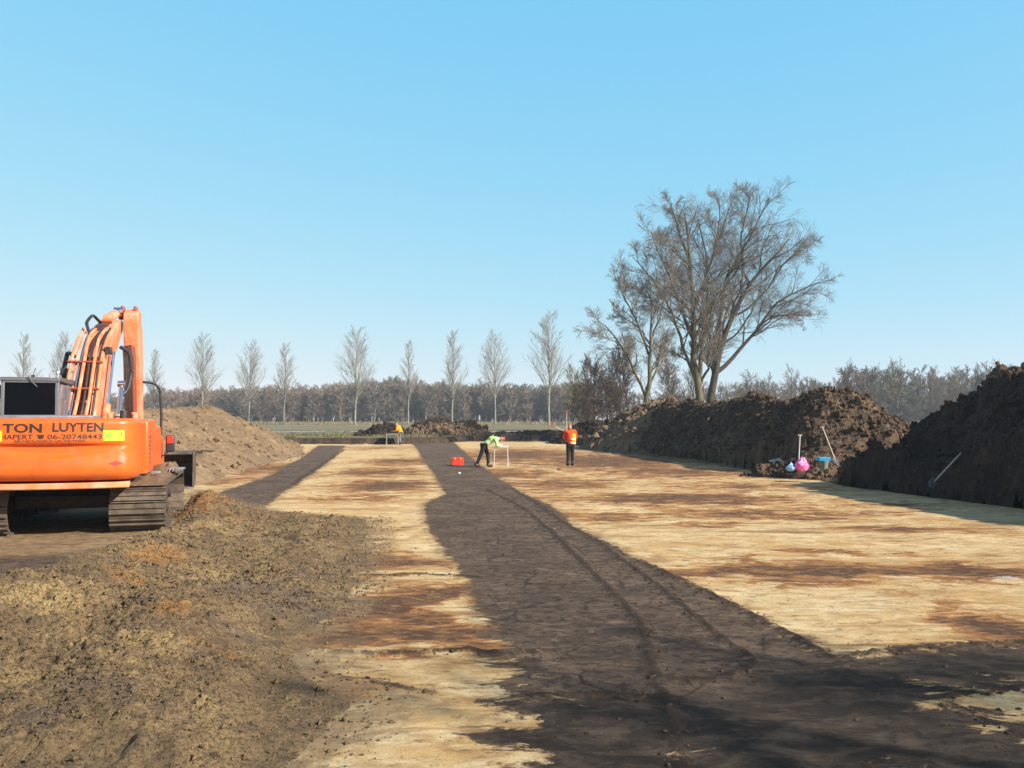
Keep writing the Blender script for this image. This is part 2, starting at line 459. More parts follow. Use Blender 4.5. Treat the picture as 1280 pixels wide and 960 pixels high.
M_dark = soil('humic_spoil', [(.030, .021, .016), (.042, .029, .022), (.070, .045, .028), (.020, .0145, .012)], .55, 9, 1.0, speck=(.15, .105, .07))
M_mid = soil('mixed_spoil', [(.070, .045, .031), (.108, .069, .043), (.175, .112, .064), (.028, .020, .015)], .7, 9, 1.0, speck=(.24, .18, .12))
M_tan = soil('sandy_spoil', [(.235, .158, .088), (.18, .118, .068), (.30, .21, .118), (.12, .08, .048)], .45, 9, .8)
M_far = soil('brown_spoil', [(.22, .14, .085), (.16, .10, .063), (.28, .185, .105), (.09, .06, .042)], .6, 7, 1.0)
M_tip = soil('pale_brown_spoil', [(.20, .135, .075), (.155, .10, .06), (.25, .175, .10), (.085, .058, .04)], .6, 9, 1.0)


def build_heaps():
    heap('spoil_heap', 'long sandy tan heap along the left trench edge behind the orange excavator',
         [(-14.4, 20, 2.3), (-15.0, 28, 2.35), (-15.7, 36, 2.25), (-16.3, 43, 2.45), (-16.9, 46, 2.62), (-17.6, 52, 2.15), (-18.6, 60, 1.55), (-19.6, 66, 1.0)],
         .50, M_tan, .16, .10, 1.3, 11, .5, .28, nclod=2600, csz=.045)
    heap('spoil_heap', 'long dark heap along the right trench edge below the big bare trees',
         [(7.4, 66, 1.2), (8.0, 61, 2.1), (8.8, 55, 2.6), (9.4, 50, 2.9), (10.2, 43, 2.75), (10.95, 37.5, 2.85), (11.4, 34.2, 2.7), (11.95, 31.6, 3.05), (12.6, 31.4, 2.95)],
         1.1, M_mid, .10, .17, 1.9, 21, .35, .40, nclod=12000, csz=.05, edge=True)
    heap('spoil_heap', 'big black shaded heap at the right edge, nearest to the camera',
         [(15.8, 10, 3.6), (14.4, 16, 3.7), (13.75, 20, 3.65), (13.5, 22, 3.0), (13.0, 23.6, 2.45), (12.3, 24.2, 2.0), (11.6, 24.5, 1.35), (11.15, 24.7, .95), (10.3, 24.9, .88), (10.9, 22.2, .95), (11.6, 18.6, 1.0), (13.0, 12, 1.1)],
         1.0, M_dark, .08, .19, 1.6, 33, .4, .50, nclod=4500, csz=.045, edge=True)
    heap('spoil_heap', 'brown lumpy heap showing behind the crest of the black shaded heap on the right',
         [(17.0, 29.8, 3.3), (17.6, 30, 3.7), (20.0, 29.5, 3.6)], 1.0, M_mid, .11, .24, 1.6, 47, .45, .6, nclod=2600, csz=.06)
    heap('spoil_heap', 'broad clumpy brown heap beyond the far trench edge, left of the bending worker',
         [(-8.6, 80.5, 1.45), (-7.1, 80.5, 1.85), (-5.4, 80.6, 1.65), (-3.9, 80.7, 1.75), (-3.0, 80.9, 1.3)], .95, M_far, .14, .32, 1.0, 52, .5, .5, nclod=2200, csz=.085)
    heap('spoil_heap', 'small low dark heap at the far trench edge beside the orange-jacketed worker',
         [(-13.0, 76.5, .75), (-11.3, 76, 1.25), (-10.2, 76, .95)], .6, M_dark, .14, .26, 1.1, 57, .5, .4, nclod=400, csz=.12)
    heap('spoil_heap', 'low black spoil bank along the far end of the trench',
         [(-2.5, 79.2, .70), (1.0, 79.0, .75), (3.6, 78.0, .85), (6.0, 72.5, .95)], .7, M_dark, .16, .25, 1.1, 63, .4, .3)
    heap('spoil_heap', 'small dark pile of clods behind the standing worker in the red jacket',
         [(5.7, 69.5, 1.5), (6.9, 69.5, 1.75), (8.2, 69, 1.2)], .7, M_dark, .14, .3, 1.1, 68, .5, .5, nclod=900, csz=.09)
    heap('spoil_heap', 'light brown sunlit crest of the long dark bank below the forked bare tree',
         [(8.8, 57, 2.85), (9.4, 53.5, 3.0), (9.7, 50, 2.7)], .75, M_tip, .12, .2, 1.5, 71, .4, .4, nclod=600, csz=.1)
    heap('spoil_heap', 'low clod heap in the gap between the two right-hand heaps, under the pink bag',
         [(8.7, 29.0, .22), (9.3, 28.9, .34), (10.0, 28.9, .55), (10.9, 29.2, .8)], .5, M_mid, .05, .14, 2.2, 75, .3, .2, nclod=700, csz=.06)


# ------------------------------------------------------------------ loose soil in the left foreground
MOUND = [G(*p) for p in [(250, 613), (300, 628), (345, 641), (455, 650), (462, 680), (445, 720), (425, 762), (372, 800), (398, 835), (448, 880), (430, 915), (372, 962), (360, 1050), (-300, 1050)]] + \
        [(-5.0, 3.0), (-6.2, 7.2), (-6.0, 9.0), (-5.9, 11.0), (-5.6, 13.0), (-6.2, 16), (-7.2, 17.6)]
CREST = [(-6.7, 17.2, .62), (-6.2, 16.0, .55), (-5.35, 13.8, .42), (-4.95, 11.5, .36), (-4.7, 9.6, .40), (-4.55, 8.0, .52), (-4.3, 6.6, .50), (-4.2, 5, .42), (-4.5, 3, .42)]
CREST2 = [(-3.1, 8.6, .26), (-2.9, 7.2, .34), (-2.6, 5.6, .25), (-2.4, 4.5, .2), (-2.4, 3, .2)]


def mound_z(x, y):
    sd = poly_sd(x, y, MOUND) + .35 * fbm(x, y, .9, 4, 81)
    d1, h1 = line_d(x, y, CREST); d2, h2 = line_d(x, y, CREST2)
    lft = np.where(x < np.interp(y, [3, 5, 6.6, 8, 9.6, 11.5, 13.8, 16, 17.2], [-4.5, -4.2, -4.3, -4.55, -4.7, -4.95, -5.35, -6.2, -6.7]), .55, 1.0)
    h = np.maximum(h1 * np.exp(-(d1 / (1.05 * lft)) ** 2), h2 * np.exp(-(d2 / .9) ** 2))
    h = np.maximum(h, .05) * sstep(-.1, 1.0, sd)
    k = sstep(-.1, .8, sd)
    c = (.5 + fbm(x, y, .8, 3, 90)) * (1 - .55 * sstep(-3.6, -2.2, x))
    h = h + k * (.09 * fbm(x, y, 1.1, 3, 82) + .06 * fbm(x, y, 3.6, 6, 83, .68)
                 + np.clip(c + .3, .25, 1.2) * (.028 * clods(x, y, 5.5, 84) + .040 * clods(x, y, 12, 85) + .046 * clods(x, y, 26, 86)))
    return h - .05 * sstep(.05, -.15, sd), sd


def build_mound():
    bands = [((-5.2, -.4), (3.2, 8.2), .02), ((-7.4, -1.2), (8.2, 13.0), .036), ((-8.4, -1.8), (13.0, 24.5), .06)]
    Vs, Qs, off, sds = [], [], 0, []
    for k, ((x0, x1), (y0, y1), s) in enumerate(bands):
        xs = np.arange(x0, x1, s); ys = np.append(np.arange(y0, y1, s), y1 + (.03 if k < 2 else 0))
        X, Y = np.meshgrid(xs, ys); x, y = X.ravel(), Y.ravel()
        h, sd = mound_z(x, y)
        g = ground_z(x, y)
        keep = (sd > -.25).reshape(X.shape)
        nx, ny = len(xs), len(ys)
        q = keep[:-1, :-1] & keep[1:, :-1] & keep[:-1, 1:] & keep[1:, 1:]
        i = (np.arange(ny - 1)[:, None] * nx + np.arange(nx - 1)[None, :])[q]
        Q = np.stack([i, i + 1, i + nx + 1, i + nx], 1)
        used = np.unique(Q); remap = np.full(nx * ny, -1); remap[used] = np.arange(len(used))
        Vs.append(np.stack([x, y, g + h], 1)[used]); Qs.append(remap[Q] + off); off += len(used); sds.append(sd[used])
    o = link('soil_mound', np_mesh('soil_mound', np.concatenate(Vs), np.concatenate(Qs), True), MOUND_MAT)
    at = o.data.attributes.new('edge', 'FLOAT', 'POINT'); at.data.foreach_set('value', np.concatenate(sds).astype(np.float32))
    at = o.data.attributes.new('colour', 'FLOAT_VECTOR', 'POINT')
    V = np.concatenate(Vs)
    yel = blobs(V[:, 0], V[:, 1], YEL); ora = blobs(V[:, 0], V[:, 1], ORA); gre = blobs(V[:, 0], V[:, 1], GREY)
    at.data.foreach_set('vector', np.stack([yel, ora, gre], 1).astype(np.float32).ravel())
    tag(o, 'lumpy mound of loose mottled yellow and grey-brown soil in the left foreground', 'soil mound')


# lumps of yellow sand, of orange sand and of grey earth that the bucket mixed into the mound
def _mb(lst, z=.35):
    out = []
    for u, v, hw, hh, a in lst:
        x, y = G(u, v, z); vv = 524 + H * FPX / y
        out.append((640 + x / y * FPX, vv, hw, hh * 1.1, a))
    return out
YEL = _mb([(215, 735, 60, 12, .8), (110, 790, 60, 10, .8), (300, 690, 50, 8, .7), (200, 850, 80, 12, .45), (370, 830, 50, 10, .5), (60, 765, 70, 22, 1), (180, 800, 60, 22, .9), (260, 700, 45, 12, .8), (265, 655, 40, 10, .8), (330, 755, 50, 8, .7), (20, 835, 40, 10, .8), (390, 660, 40, 8, .5), (120, 740, 60, 12, .6)])
ORA = _mb([(235, 640, 40, 10, 1), (165, 720, 50, 12, .7), (270, 790, 70, 12, .75), (330, 800, 60, 8, .6), (290, 640, 50, 6, .7), (100, 775, 40, 8, .5), (200, 690, 40, 14, 1), (210, 760, 40, 18, .9), (255, 625, 50, 10, .8), (120, 700, 40, 10, .4), (360, 775, 50, 8, .5)])
GREY = _mb([(160, 790, 70, 12, .8), (330, 710, 80, 10, .9), (190, 870, 90, 14, .6), (390, 730, 50, 12, .8), (300, 730, 80, 14, .9), (110, 850, 90, 16, .8), (30, 880, 60, 30, .8), (400, 690, 50, 12, .7), (240, 800, 60, 10, .6), (300, 765, 70, 8, .7), (60, 930, 60, 20, .7), (370, 900, 70, 14, .5)])


def mound_mat(name='loose_soil'):
    t = NT(name)
    MUL = lambda a, b: t.math('MULTIPLY', a, b)
    sep = t.n('ShaderNodeSeparateXYZ'); at = t.n('ShaderNodeAttribute', attribute_name='colour'); t.put(sep.inputs[0], at.outputs['Vector'])
    brk = MUL(t.math('SUBTRACT', t.noise(3.2, 10, .76, .6), .5), 2.4); brk2 = MUL(t.math('SUBTRACT', t.noise(1.3, 8, .7, .5), .5), 1.4)
    def patch(k, lo, hi): return t.mr(t.math('ADD', t.math('ADD', sep.outputs[k], brk), MUL(brk2, .8)), lo, hi)
    c = t.mix(t.mr(t.noise(1.0, 8, .68, .7), .38, .60), (.300, .205, .105), (.215, .145, .080))
    c = t.mix(t.mr(t.noise(3.6, 9, .74, .4), .47, .60, 0, .75), c, (.145, .100, .062))
    c = t.mix(t.mr(t.noise(2.3, 9, .74, .6), .55, .66, 0, .7), c, (.40, .275, .12))
    c = t.mix(MUL(patch(2, .40, .85), .75), c, (.160, .120, .088))
    c = t.mix(MUL(patch(0, .42, 1.0), .72), c, (.47, .33, .145))
    c = t.mix(MUL(patch(1, .40, 1.0), .75), c, (.37, .185, .065))
    c = t.mix(t.mr(t.noise(9, 8, .76), .52, .66, 0, .7), c, (.085, .060, .042))
    c = t.mix(t.mr(t.noise(38, 6, .76), .48, .62, 0, .8), c, (.070, .049, .035))  # dark specks paint the shadows between the grains into the colour
    c = t.mix(t.mr(t.noise(60, 4, .7), .58, .70, 0, .55), c, (.46, .34, .18))
    h = t.bump(t.noise(30, 10, .8), 1.0, .035)
    h = t.bump(t.voro(60), .6, .012, h)
    return t.done(c, .95, h, spec=.1)


MOUND_MAT = mound_mat()
# ------------------------------------------------------------------ crumbs of soil
ICO_V = None
def crumbs(name, pts, sizes, mat, seed, tiny=False, colour=None):
    """one mass of soil crumbs, each an uneven little lump resting on the surface"""
    rng = np.random.default_rng(seed)
    bm = bmesh.new(); bmesh.ops.create_icosphere(bm, subdivisions=1, radius=1)
    iv = np.array([v.co[:] for v in bm.verts]); it = np.array([[v.index for v in f.verts] for f in bm.faces]); bm.free()
    if tiny: iv = np.array([(1, 0, 0), (-1, 0, 0), (0, 1, 0), (0, -1, 0), (0, 0, 1), (0, 0, -1.)]); it = np.array([(0, 2, 4), (2, 1, 4), (1, 3, 4), (3, 0, 4), (2, 0, 5), (1, 2, 5), (3, 1, 5), (0, 3, 5)])
    N = len(pts)
    V = iv[None] * rng.uniform(.55, 1.25, (N, len(iv), 1)) * rng.uniform(.6, 1.3, (N, 1, 3)) * sizes[:, None, None]
    V[:, :, 2] *= .75
    V = V + pts[:, None, :]
    Q = (it[None] + (np.arange(N) * len(iv))[:, None, None]).reshape(-1, 3)
    o = link(name, np_mesh(name, V.reshape(-1, 3), Q, False), mat); tag(o, kind='stuff')
    if colour is not None: at = o.data.attributes.new('colour', 'FLOAT_VECTOR', 'POINT'); at.data.foreach_set('vector', np.repeat(colour, len(iv), 0).astype(np.float32).ravel())
    return o


def build_crumbs():
    rng = np.random.default_rng(5)
    P, Sz = [], []
    for pts, w in RIDGES:
        pts = np.array(pts)
        seg = np.hypot(*np.diff(pts[:, :2], axis=0).T); L = seg.sum()
        n = int(L * 85); s = rng.uniform(0, L, n); cs = np.concatenate([[0], np.cumsum(seg)])
        x = np.interp(s, cs, pts[:, 0]) + rng.normal(0, w * 1.0, n); y = np.interp(s, cs, pts[:, 1]) + rng.normal(0, w * 1.0, n)
        P.append(np.stack([x, y, ground_z(x, y) + .004], 1)); Sz.append(rng.gamma(1.6, .0042, n) + .004)
    x = rng.uniform(-6, 12, 5200); y = 4.3 + 20 * rng.random(5200) ** 1.7
    dk = poly_sd(x, y, DARK[0]) > 0
    k = (dk | (rng.random(5200) < .07)) & (np.abs(x) < .65 * y)
    P.append(np.stack([x, y, ground_z(x, y)], 1)[k]); Sz.append((rng.gamma(1.4, .0042, 5200) + .003)[k])
    crumbs('soil_crumbs', np.concatenate(P), np.concatenate(Sz), M_mid, 8)
    # clods and grains lying on the mound and spilling off it
    for nm, N, shp, sc, mn, tiny, edge in (('mound_clods', 9000, 1.3, .0075, .008, False, -.25), ('mound_grains', 150000, 1.6, .0035, .005, True, -.55)):
        y = 3.6 + 14.4 * rng.random(N) ** 1.8; x = rng.uniform(-7.6, -.3, N)
        h, sd = mound_z(x, y); dens = fbm(x, y, 1.3, 4, 99) + .5
        k = (sd > edge) & (np.abs(x) < .68 * y) & (rng.random(N) < np.where(sd < .25, .28 * np.clip((sd - edge) / .8, 0, 1), np.clip(dens, .1, 1)))
        x, y, h = x[k], y[k], h[k]; sz = np.minimum(rng.gamma(shp, sc, len(x)) + mn, .05) * np.where(tiny, np.clip(y / 7, 1, 1.6), 1)
        P = np.stack([x, y, ground_z(x, y) + np.maximum(h, 0) + .2 * sz], 1)
        crumbs(nm, P, sz, MOUND_MAT, 9, tiny, np.stack([blobs(x, y, YEL), blobs(x, y, ORA), blobs(x, y, GREY)], 1))


# ------------------------------------------------------------------ bare trees
def norm(a): return a / (np.linalg.norm(a, axis=-1, keepdims=True) + 1e-9)


def spawn(P, Rr, m, rng, t=(.25, .97), ang=(30, 50), ls=(.4, .65), n=4, wob=.12, up=.06, rr=.6, taper=.35, rmin=.006, shape=.45, absL=None):
    """m children along each parent branch: P (B,n,3), Rr (B,n)"""
    B, n0, _ = P.shape
    idx = np.repeat(np.arange(B), m)
    k = np.tile(np.arange(m), B)
    tt = t[0] + (t[1] - t[0]) * (k + rng.random(B * m)) / m
    f = tt * (n0 - 1); i = np.minimum(f.astype(int), n0 - 2); w = (f - i)[:, None]
    p = P[idx, i] * (1 - w) + P[idx, i + 1] * w
    tan = norm(P[idx, i + 1] - P[idx, i])
    r = Rr[idx, i] * (1 - w[:, 0]) + Rr[idx, i + 1] * w[:, 0]
    plen = np.linalg.norm(np.diff(P, axis=1), axis=2).sum(1)[idx]
    perp = norm(np.cross(tan, norm(rng.normal(size=(B * m, 3)))))
    a = np.radians(rng.uniform(ang[0], ang[1], B * m))[:, None]
    d = norm(np.cos(a) * tan + np.sin(a) * perp + np.array([0, 0, up]))
    L = (plen if absL is None else absL) * rng.uniform(ls[0], ls[1], B * m) * (1 - shape * tt)
    pts = [p]
    for _ in range(n - 1):
        d = norm(d + wob * rng.normal(size=d.shape) + np.array([0, 0, up]))
        p = p + d * (L / (n - 1))[:, None]; pts.append(p)
    C = np.stack(pts, 1)
    r0 = np.maximum(np.minimum(r * .9, r * rr), rmin)
    CR = np.maximum(r0[:, None] * np.linspace(1, taper, n)[None], rmin * .8)
    return C, CR


def tubes(P, Rr, k):
    """tapered tubes with k sides along polylines"""
    B, n, _ = P.shape
    T = np.empty_like(P); T[:, 1:-1] = P[:, 2:] - P[:, :-2]; T[:, 0] = P[:, 1] - P[:, 0]; T[:, -1] = P[:, -1] - P[:, -2]
    T = norm(T)
    ref = np.where(np.abs(T[:, :1, 2:3]) < .9, np.array([0, 0, 1.]), np.array([1., 0, 0]))
    U = norm(np.cross(T, np.broadcast_to(ref, T.shape))); W = np.cross(T, U)
    a = np.arange(k) * 2 * math.pi / k
    V = P[:, :, None] + Rr[:, :, None, None] * (U[:, :, None] * np.cos(a)[None, None, :, None] + W[:, :, None] * np.sin(a)[None, None, :, None])
    V = V.reshape(-1, 3)
    b = np.arange(B)[:, None, None] * n * k; j = np.arange(n - 1)[None, :, None] * k; s = np.arange(k)[None, None, :]; s2 = (s + 1) % k
    Q = np.stack([b + j + s, b + j + s2, b + j + k + s2, b + j + k + s], -1).reshape(-1, 4)
    return V, Q


def join(lst):
    Vs, Qs, o = [], [], 0
    for V, Q in lst:
        Vs.append(V); Qs.append(Q + o); o += len(V)
    return np.concatenate(Vs), np.concatenate(Qs)


def resample(pts, rad, n):
    pts = np.asarray(pts, float); rad = np.asarray(rad, float)
    s = np.concatenate([[0], np.cumsum(np.linalg.norm(np.diff(pts, axis=0), axis=1))]); q = np.linspace(0, s[-1], n)
    # smooth through the points
    out = np.stack([np.interp(q, s, pts[:, i]) for i in range(3)], 1)
    for _ in range(2): out[1:-1] = (out[:-2] + 2 * out[1:-1] + out[2:]) / 4
    return out, np.interp(q, s, rad)


def bark(name, c1, c2, c3=None, sc=5):
    t = NT(name)
    c = t.mix(t.mr(t.noise(sc, 6, .7), .38, .62), c1, c2)
    if c3: c = t.mix(t.mr(t.noise(sc * .25, 5, .6), .52, .64, 0, .75), c, c3)
    return t.done(c, .9, t.bump(t.noise(sc * 5, 6, .7, vec=t.pos((1, 1, .25))), .6, .03), spec=.15)


M_bark = bark('mossy_bark', (.085, .075, .050), (.155, .13, .085), (.13, .125, .055), 3)
M_barkdk = bark('dark_bark', (.050, .042, .034), (.095, .078, .058), (.085, .08, .045), 3)
M_twig = bark('purple_brown_twigs', (.165, .138, .115), (.225, .185, .155), None, 1.2)
M_twigdk = bark('dark_reddish_twigs', (.075, .052, .042), (.11, .08, .062), None, 1)
M_poptrunk = bark('pale_poplar_bark', (.27, .25, .20), (.18, .165, .13), (.12, .12, .07), 2)
M_poptwig = bark('pale_poplar_twigs', (.30, .265, .225), (.23, .20, .165), None, .6)
M_willow = bark('yellow_green_twigs', (.20, .18, .085), (.145, .13, .07), None, .6)
M_grey = bark('grey_brown_twigs', (.125, .098, .075), (.165, .13, .095), None, .4)
M_olive = bark('olive_twigs', (.17, .14, .075), (.125, .105, .06), None, .4)


def big_tree(label, limbs, seed, bm_, tw, m=(12, 8, 6, 5), r_end=.035, base_flare=1.35, n=13):
    """limbs: main limbs as 3-D polylines with radii; the first starts at the ground"""
    rng = np.random.default_rng(seed)
    P, Rr = [], []
    for pts, r0, r1 in limbs:
        p, r = resample(pts, r1 * .3 + (r0 - r1 * .3) * np.linspace(1, 0, len(pts)) ** .9, n + 1); p, r = p[:n].copy(), r[:n].copy()
        p[1:-1] += rng.normal(size=(n - 2, 3)) * .05
        P.append(p); Rr.append(r)
    root = np.array(P[0][0]); o = empty('bare_tree', root)
    P = np.array(P) - root; Rr = np.array(Rr) * .82
    Rr[0, 0] *= base_flare; Rr[0, 1] *= 1.1
    V, Q = tubes(P, Rr, 10)
    t1 = spawn(P, Rr, m[0], rng, (.24, .985), (26, 58), (.30, .46), 7, .13, .03, .5, .3, .018, .58)
    V1, Q1 = tubes(*t1, 6)
    Vt, Qt = join([(V, Q), (V1, Q1)])
    link('trunk', np_mesh('trunk', Vt, Qt, True), bm_, o)
    t2 = spawn(*t1, m[1], rng, (.15, .98), (24, 52), (.40, .66), 5, .13, .03, .55, .35, .011, .40)
    t3 = spawn(*t2, m[2], rng, (.12, 1), (22, 50), (.50, .85), 4, .14, .02, .6, .4, .0075, .35)
    t4 = spawn(*t3, m[3], rng, (.12, 1), (22, 48), (.6, 1.0), 3, .14, .02, .7, .5, .006, .25)
    parts = [tubes(*t2, 4), tubes(*t3, 3), tubes(*t4, 3)]
    # end twigs continue the limb tips
    V2, Q2 = join(parts)
    link('crown', np_mesh('crown', V2, Q2, False), tw, o)
    tag(o, label, 'tree', 'bare trees behind the right-hand heap')
    return o


def limb_px(Y, pts, r0, r1, rng, dev=3.0):
    """a limb whose height and spread are surveyed from the photograph; it also leans towards or away from the camera"""
    y1 = Y + rng.uniform(-dev, dev); out = []
    for k, (u, v) in enumerate(pts):
        out.append(AT(u, v, Y + (y1 - Y) * k / max(1, len(pts) - 1)))
    return (np.array(out), r0, r1)


def build_big_trees():
    rng = np.random.default_rng(3)
    D = 72
    def L(pts, r0, r1, dev=3.5, y=D): return limb_px(y, pts, r0, r1, rng, dev)
    zb = lambda u: (u, 543)
    A = [L([(881, 543), (876, 500), (868, 462), (866, 420), (867, 375), (864, 325), (857, 275), (851, 243)], .46, .05, 1),
         L([(870, 475), (855, 440), (846, 405), (828, 368), (802, 330), (779, 311)], .20, .03, 4),
         L([(873, 485), (877, 440), (881, 400), (885, 350), (880, 300), (868, 255)], .26, .03, 4),
         L([(866, 455), (850, 446), (838, 440), (822, 436)], .10, .03, 2),
         L([(866, 420), (850, 385), (835, 340), (830, 290)], .15, .03, 5),
         L([(867, 390), (880, 350), (896, 310), (900, 260), (898, 235)], .14, .03, 5),
         L([(866, 425), (846, 372), (828, 326), (816, 296), (810, 280)], .13, .03, 4),
         L([(865, 335), (848, 292), (840, 262), (838, 246)], .09, .03, 4),
         L([(850, 400), (822, 378), (796, 362), (772, 350)], .09, .02, 4),
         L([(876, 480), (884, 462), (886, 440), (884, 420), (872, 395)], .16, .04, 3)]
    big_tree('tallest bare tree, its left trunk yellow-green at the foot, rising above the dark heap', A, 11, M_bark, M_twig, (15, 7, 6, 4))
    B = [L([(888, 543), (889, 500), (892, 470), (897, 440), (906, 415), (917, 395), (926, 368), (945, 345), (968, 326), (984, 300), (1000, 280)], .44, .04, 1, D + 1.5),
         L([(894, 467), (908, 454), (925, 438), (945, 416), (960, 386), (984, 369), (1018, 356), (1040, 348)], .25, .03, 3, D + 1.5),
         L([(897, 440), (899, 400), (905, 352), (924, 318), (944, 285), (958, 252), (972, 234)], .22, .03, 4, D + 1.5),
         L([(895, 450), (884, 415), (876, 375), (888, 322), (904, 282), (916, 245)], .20, .03, 4, D + 1.5),
         L([(917, 395), (935, 388), (958, 362), (980, 325), (1000, 315), (1020, 312)], .13, .03, 5, D + 1.5),
         L([(945, 416), (968, 396), (990, 392), (1012, 400)], .09, .02, 3, D + 1.5),
         L([(926, 368), (930, 335), (925, 290), (938, 255), (935, 228)], .13, .03, 5, D + 1.5),
         L([(900, 430), (915, 425), (935, 400), (948, 370), (955, 330)], .13, .03, 4, D + 1.5),
         L([(893, 470), (885, 452), (877, 440), (862, 432)], .10, .03, 3, D + 1.5)]
    big_tree('big bare tree with a dark trunk and long low limbs reaching out to the right', B, 23, M_barkdk, M_twig, (14, 7, 6, 4))
    Cc = [L([(806, 543), (809, 500), (812, 460), (813, 425), (815, 390), (812, 350)], .28, .04, 1, D - 4),
          L([(809, 497), (793, 463), (775, 430), (764, 410), (745, 402), (732, 398)], .15, .02, 3, D - 4),
          L([(811, 470), (822, 455), (834, 435), (841, 420)], .11, .03, 3, D - 4),
          L([(812, 445), (800, 412), (788, 385), (772, 352), (768, 325)], .12, .02, 3, D - 4),
          L([(813, 425), (826, 395), (832, 360), (830, 335)], .10, .02, 3, D - 4),
          L([(812, 430), (795, 405), (775, 395), (762, 388)], .10, .02, 3, D - 4)]
    big_tree('slighter bare tree with a single forked trunk just left of the tallest tree', Cc, 37, M_bark, M_twig, (11, 7, 6, 4))


def poplar_mesh(seed, Ht=24, spread=1.0):
    rng = np.random.default_rng(seed)
    n = 14
    z = np.linspace(0, Ht, n); lean = np.cumsum(rng.normal(size=(n, 2)) * .07, axis=0); lean -= lean[0]
    P = np.column_stack([lean, z])[None]; Rr = (.24 * (1 - z / Ht) ** .8 + .02)[None]
    t1 = spawn(P, Rr, 46, rng, (.27, .985), (26, 46), (.36 * spread, .50 * spread), 6, .07, .055, .45, .3, .034, .80)
    t2 = spawn(*t1, 9, rng, (.15, .98), (22, 45), (.28, .46), 4, .10, .07, .55, .4, .019, .4)
    t3 = spawn(*t2, 5, rng, (.15, 1), (20, 42), (.45, .8), 3, .12, .08, .7, .6, .0135, .3)
    tr = join([tubes(P, Rr, 7), tubes(*t1, 4)]); cr = join([tubes(*t2, 3), tubes(*t3, 3)])
    return np_mesh('trunk', *tr, True), np_mesh('crown', *cr, False)


def gz(x, y): return float(ground_z(np.array([float(x)]), np.array([float(y)]))[0])


def build_shade_tree():
    # a bare tree just outside the view on the right, whose twig shadow dapples the foreground
    rng = np.random.default_rng(91); x, y = 16.9, -3.4; z = gz(x, y); Lm = []
    for k in range(9):
        a = k * 2.4 + rng.uniform(-.3, .3); e = rng.uniform(.35, 1.0); h = rng.uniform(8, 11); r = e * rng.uniform(2.6, 4.6)
        st = 1.2 + .25 * k
        Lm.append((np.array([(x, y, z + (0 if k == 0 else st)), (x + .15 * r * math.cos(a), y + .15 * r * math.sin(a), z + st + 1.6), (x + .55 * r * math.cos(a), y + .55 * r * math.sin(a), z + .55 * h), (x + r * math.cos(a), y + r * math.sin(a), z + h)]), .34 if k == 0 else .17, .03))
    o = big_tree('bare tree on the field beside the near end of the black heap', Lm, 93, M_bark, M_twig, (7, 5, 4, 3)); o['group'] = 'bare trees on the field'


def build_poplars():
    zf = .55
    kinds = [poplar_mesh(100 + k, 24, s) for k, s in enumerate((1.0, .82, 1.12, .92, 1.2, .74))]
    for a, b in kinds: a.materials.append(M_poptrunk); b.materials.append(M_poptwig)
    row = [(27, 420, 220, 1, 'bare poplar showing just above the left half of the excavator cab'),
           (80, 420, 220, 0, 'bare poplar between the excavator cab and the excavator boom'),
           (193, 438, 225, 5, 'thin bare poplar just right of the excavator boom'),
           (252, 424, 215, 2, 'wide bare poplar, second to the right of the excavator boom, above the sandy heap'),
           (311, 433, 222, 4, 'bare poplar above the right shoulder of the sandy heap'),
           (355, 433, 222, 3, 'bare poplar at the right foot of the sandy heap'),
           (444, 416, 206, 2, 'wide bare poplar standing alone left of the orange-jacketed worker'),
           (510, 428, 218, 5, 'narrow bare poplar rising right behind the orange-jacketed worker'),
           (565, 418, 218, 3, 'bare poplar rising behind the broad clumpy heap'),
           (619, 422, 220, 4, 'bare poplar rising above the bending worker in the lime vest'),
           (686, 395, 190, 0, 'biggest bare poplar of the row, beside the yellow-green willow')]
    for k, (u, vt, Y, kind, lab) in enumerate(row):
        p = AT(u, 530, Y); top = AT(u, vt, Y)[2]; z0 = float(field_z(np.array([p[0]]), np.array([Y]))[0])
        o = empty('poplar_tree', (p[0], Y, z0 - .05), k * 1.9)
        s = (top - z0) / 24; o.scale = (s * (1.12 if k in (6, 10) else 1), s * (1.12 if k in (6, 10) else 1), s)
        a, b = kinds[kind]
        for nm, me in (('trunk', a), ('crown', b)):
            c = bpy.data.objects.new(nm, me); COL.objects.link(c); c.parent = o
        tag(o, lab, 'tree', 'row of bare poplars across the field')


def bushy_mesh(seed, Ht=12, rad=.55, dens=(9, 7, 6), clear=.12, rt=.02, lean=0.08):
    """a freely branching tree with a rounded crown"""
    rng = np.random.default_rng(seed); n = 8
    z = np.linspace(0, Ht * .72, n); off = np.cumsum(rng.normal(size=(n, 2)) * lean * Ht / 12, axis=0); off -= off[0]
    P = np.column_stack([off, z])[None]; Rr = (Ht * .016 * (1 - .85 * z / (Ht * .72)))[None]
    t1 = spawn(P, Rr, dens[0] * 2, rng, (clear, .99), (25, 62), (rad * .8, rad * 1.15), 6, .14, .10, .55, .3, .03, .45)
    t2 = spawn(*t1, dens[1], rng, (.2, .99), (25, 55), (.38, .62), 4, .16, .07, .6, .4, rt * 1.3, .35)
    t3 = spawn(*t2, dens[2], rng, (.15, 1), (25, 55), (.5, .8), 3, .18, .05, .7, .6, rt, .3)
    return join([tubes(P, Rr, 6), tubes(*t1, 4)]), join([tubes(*t2, 3), tubes(*t3, 3)])


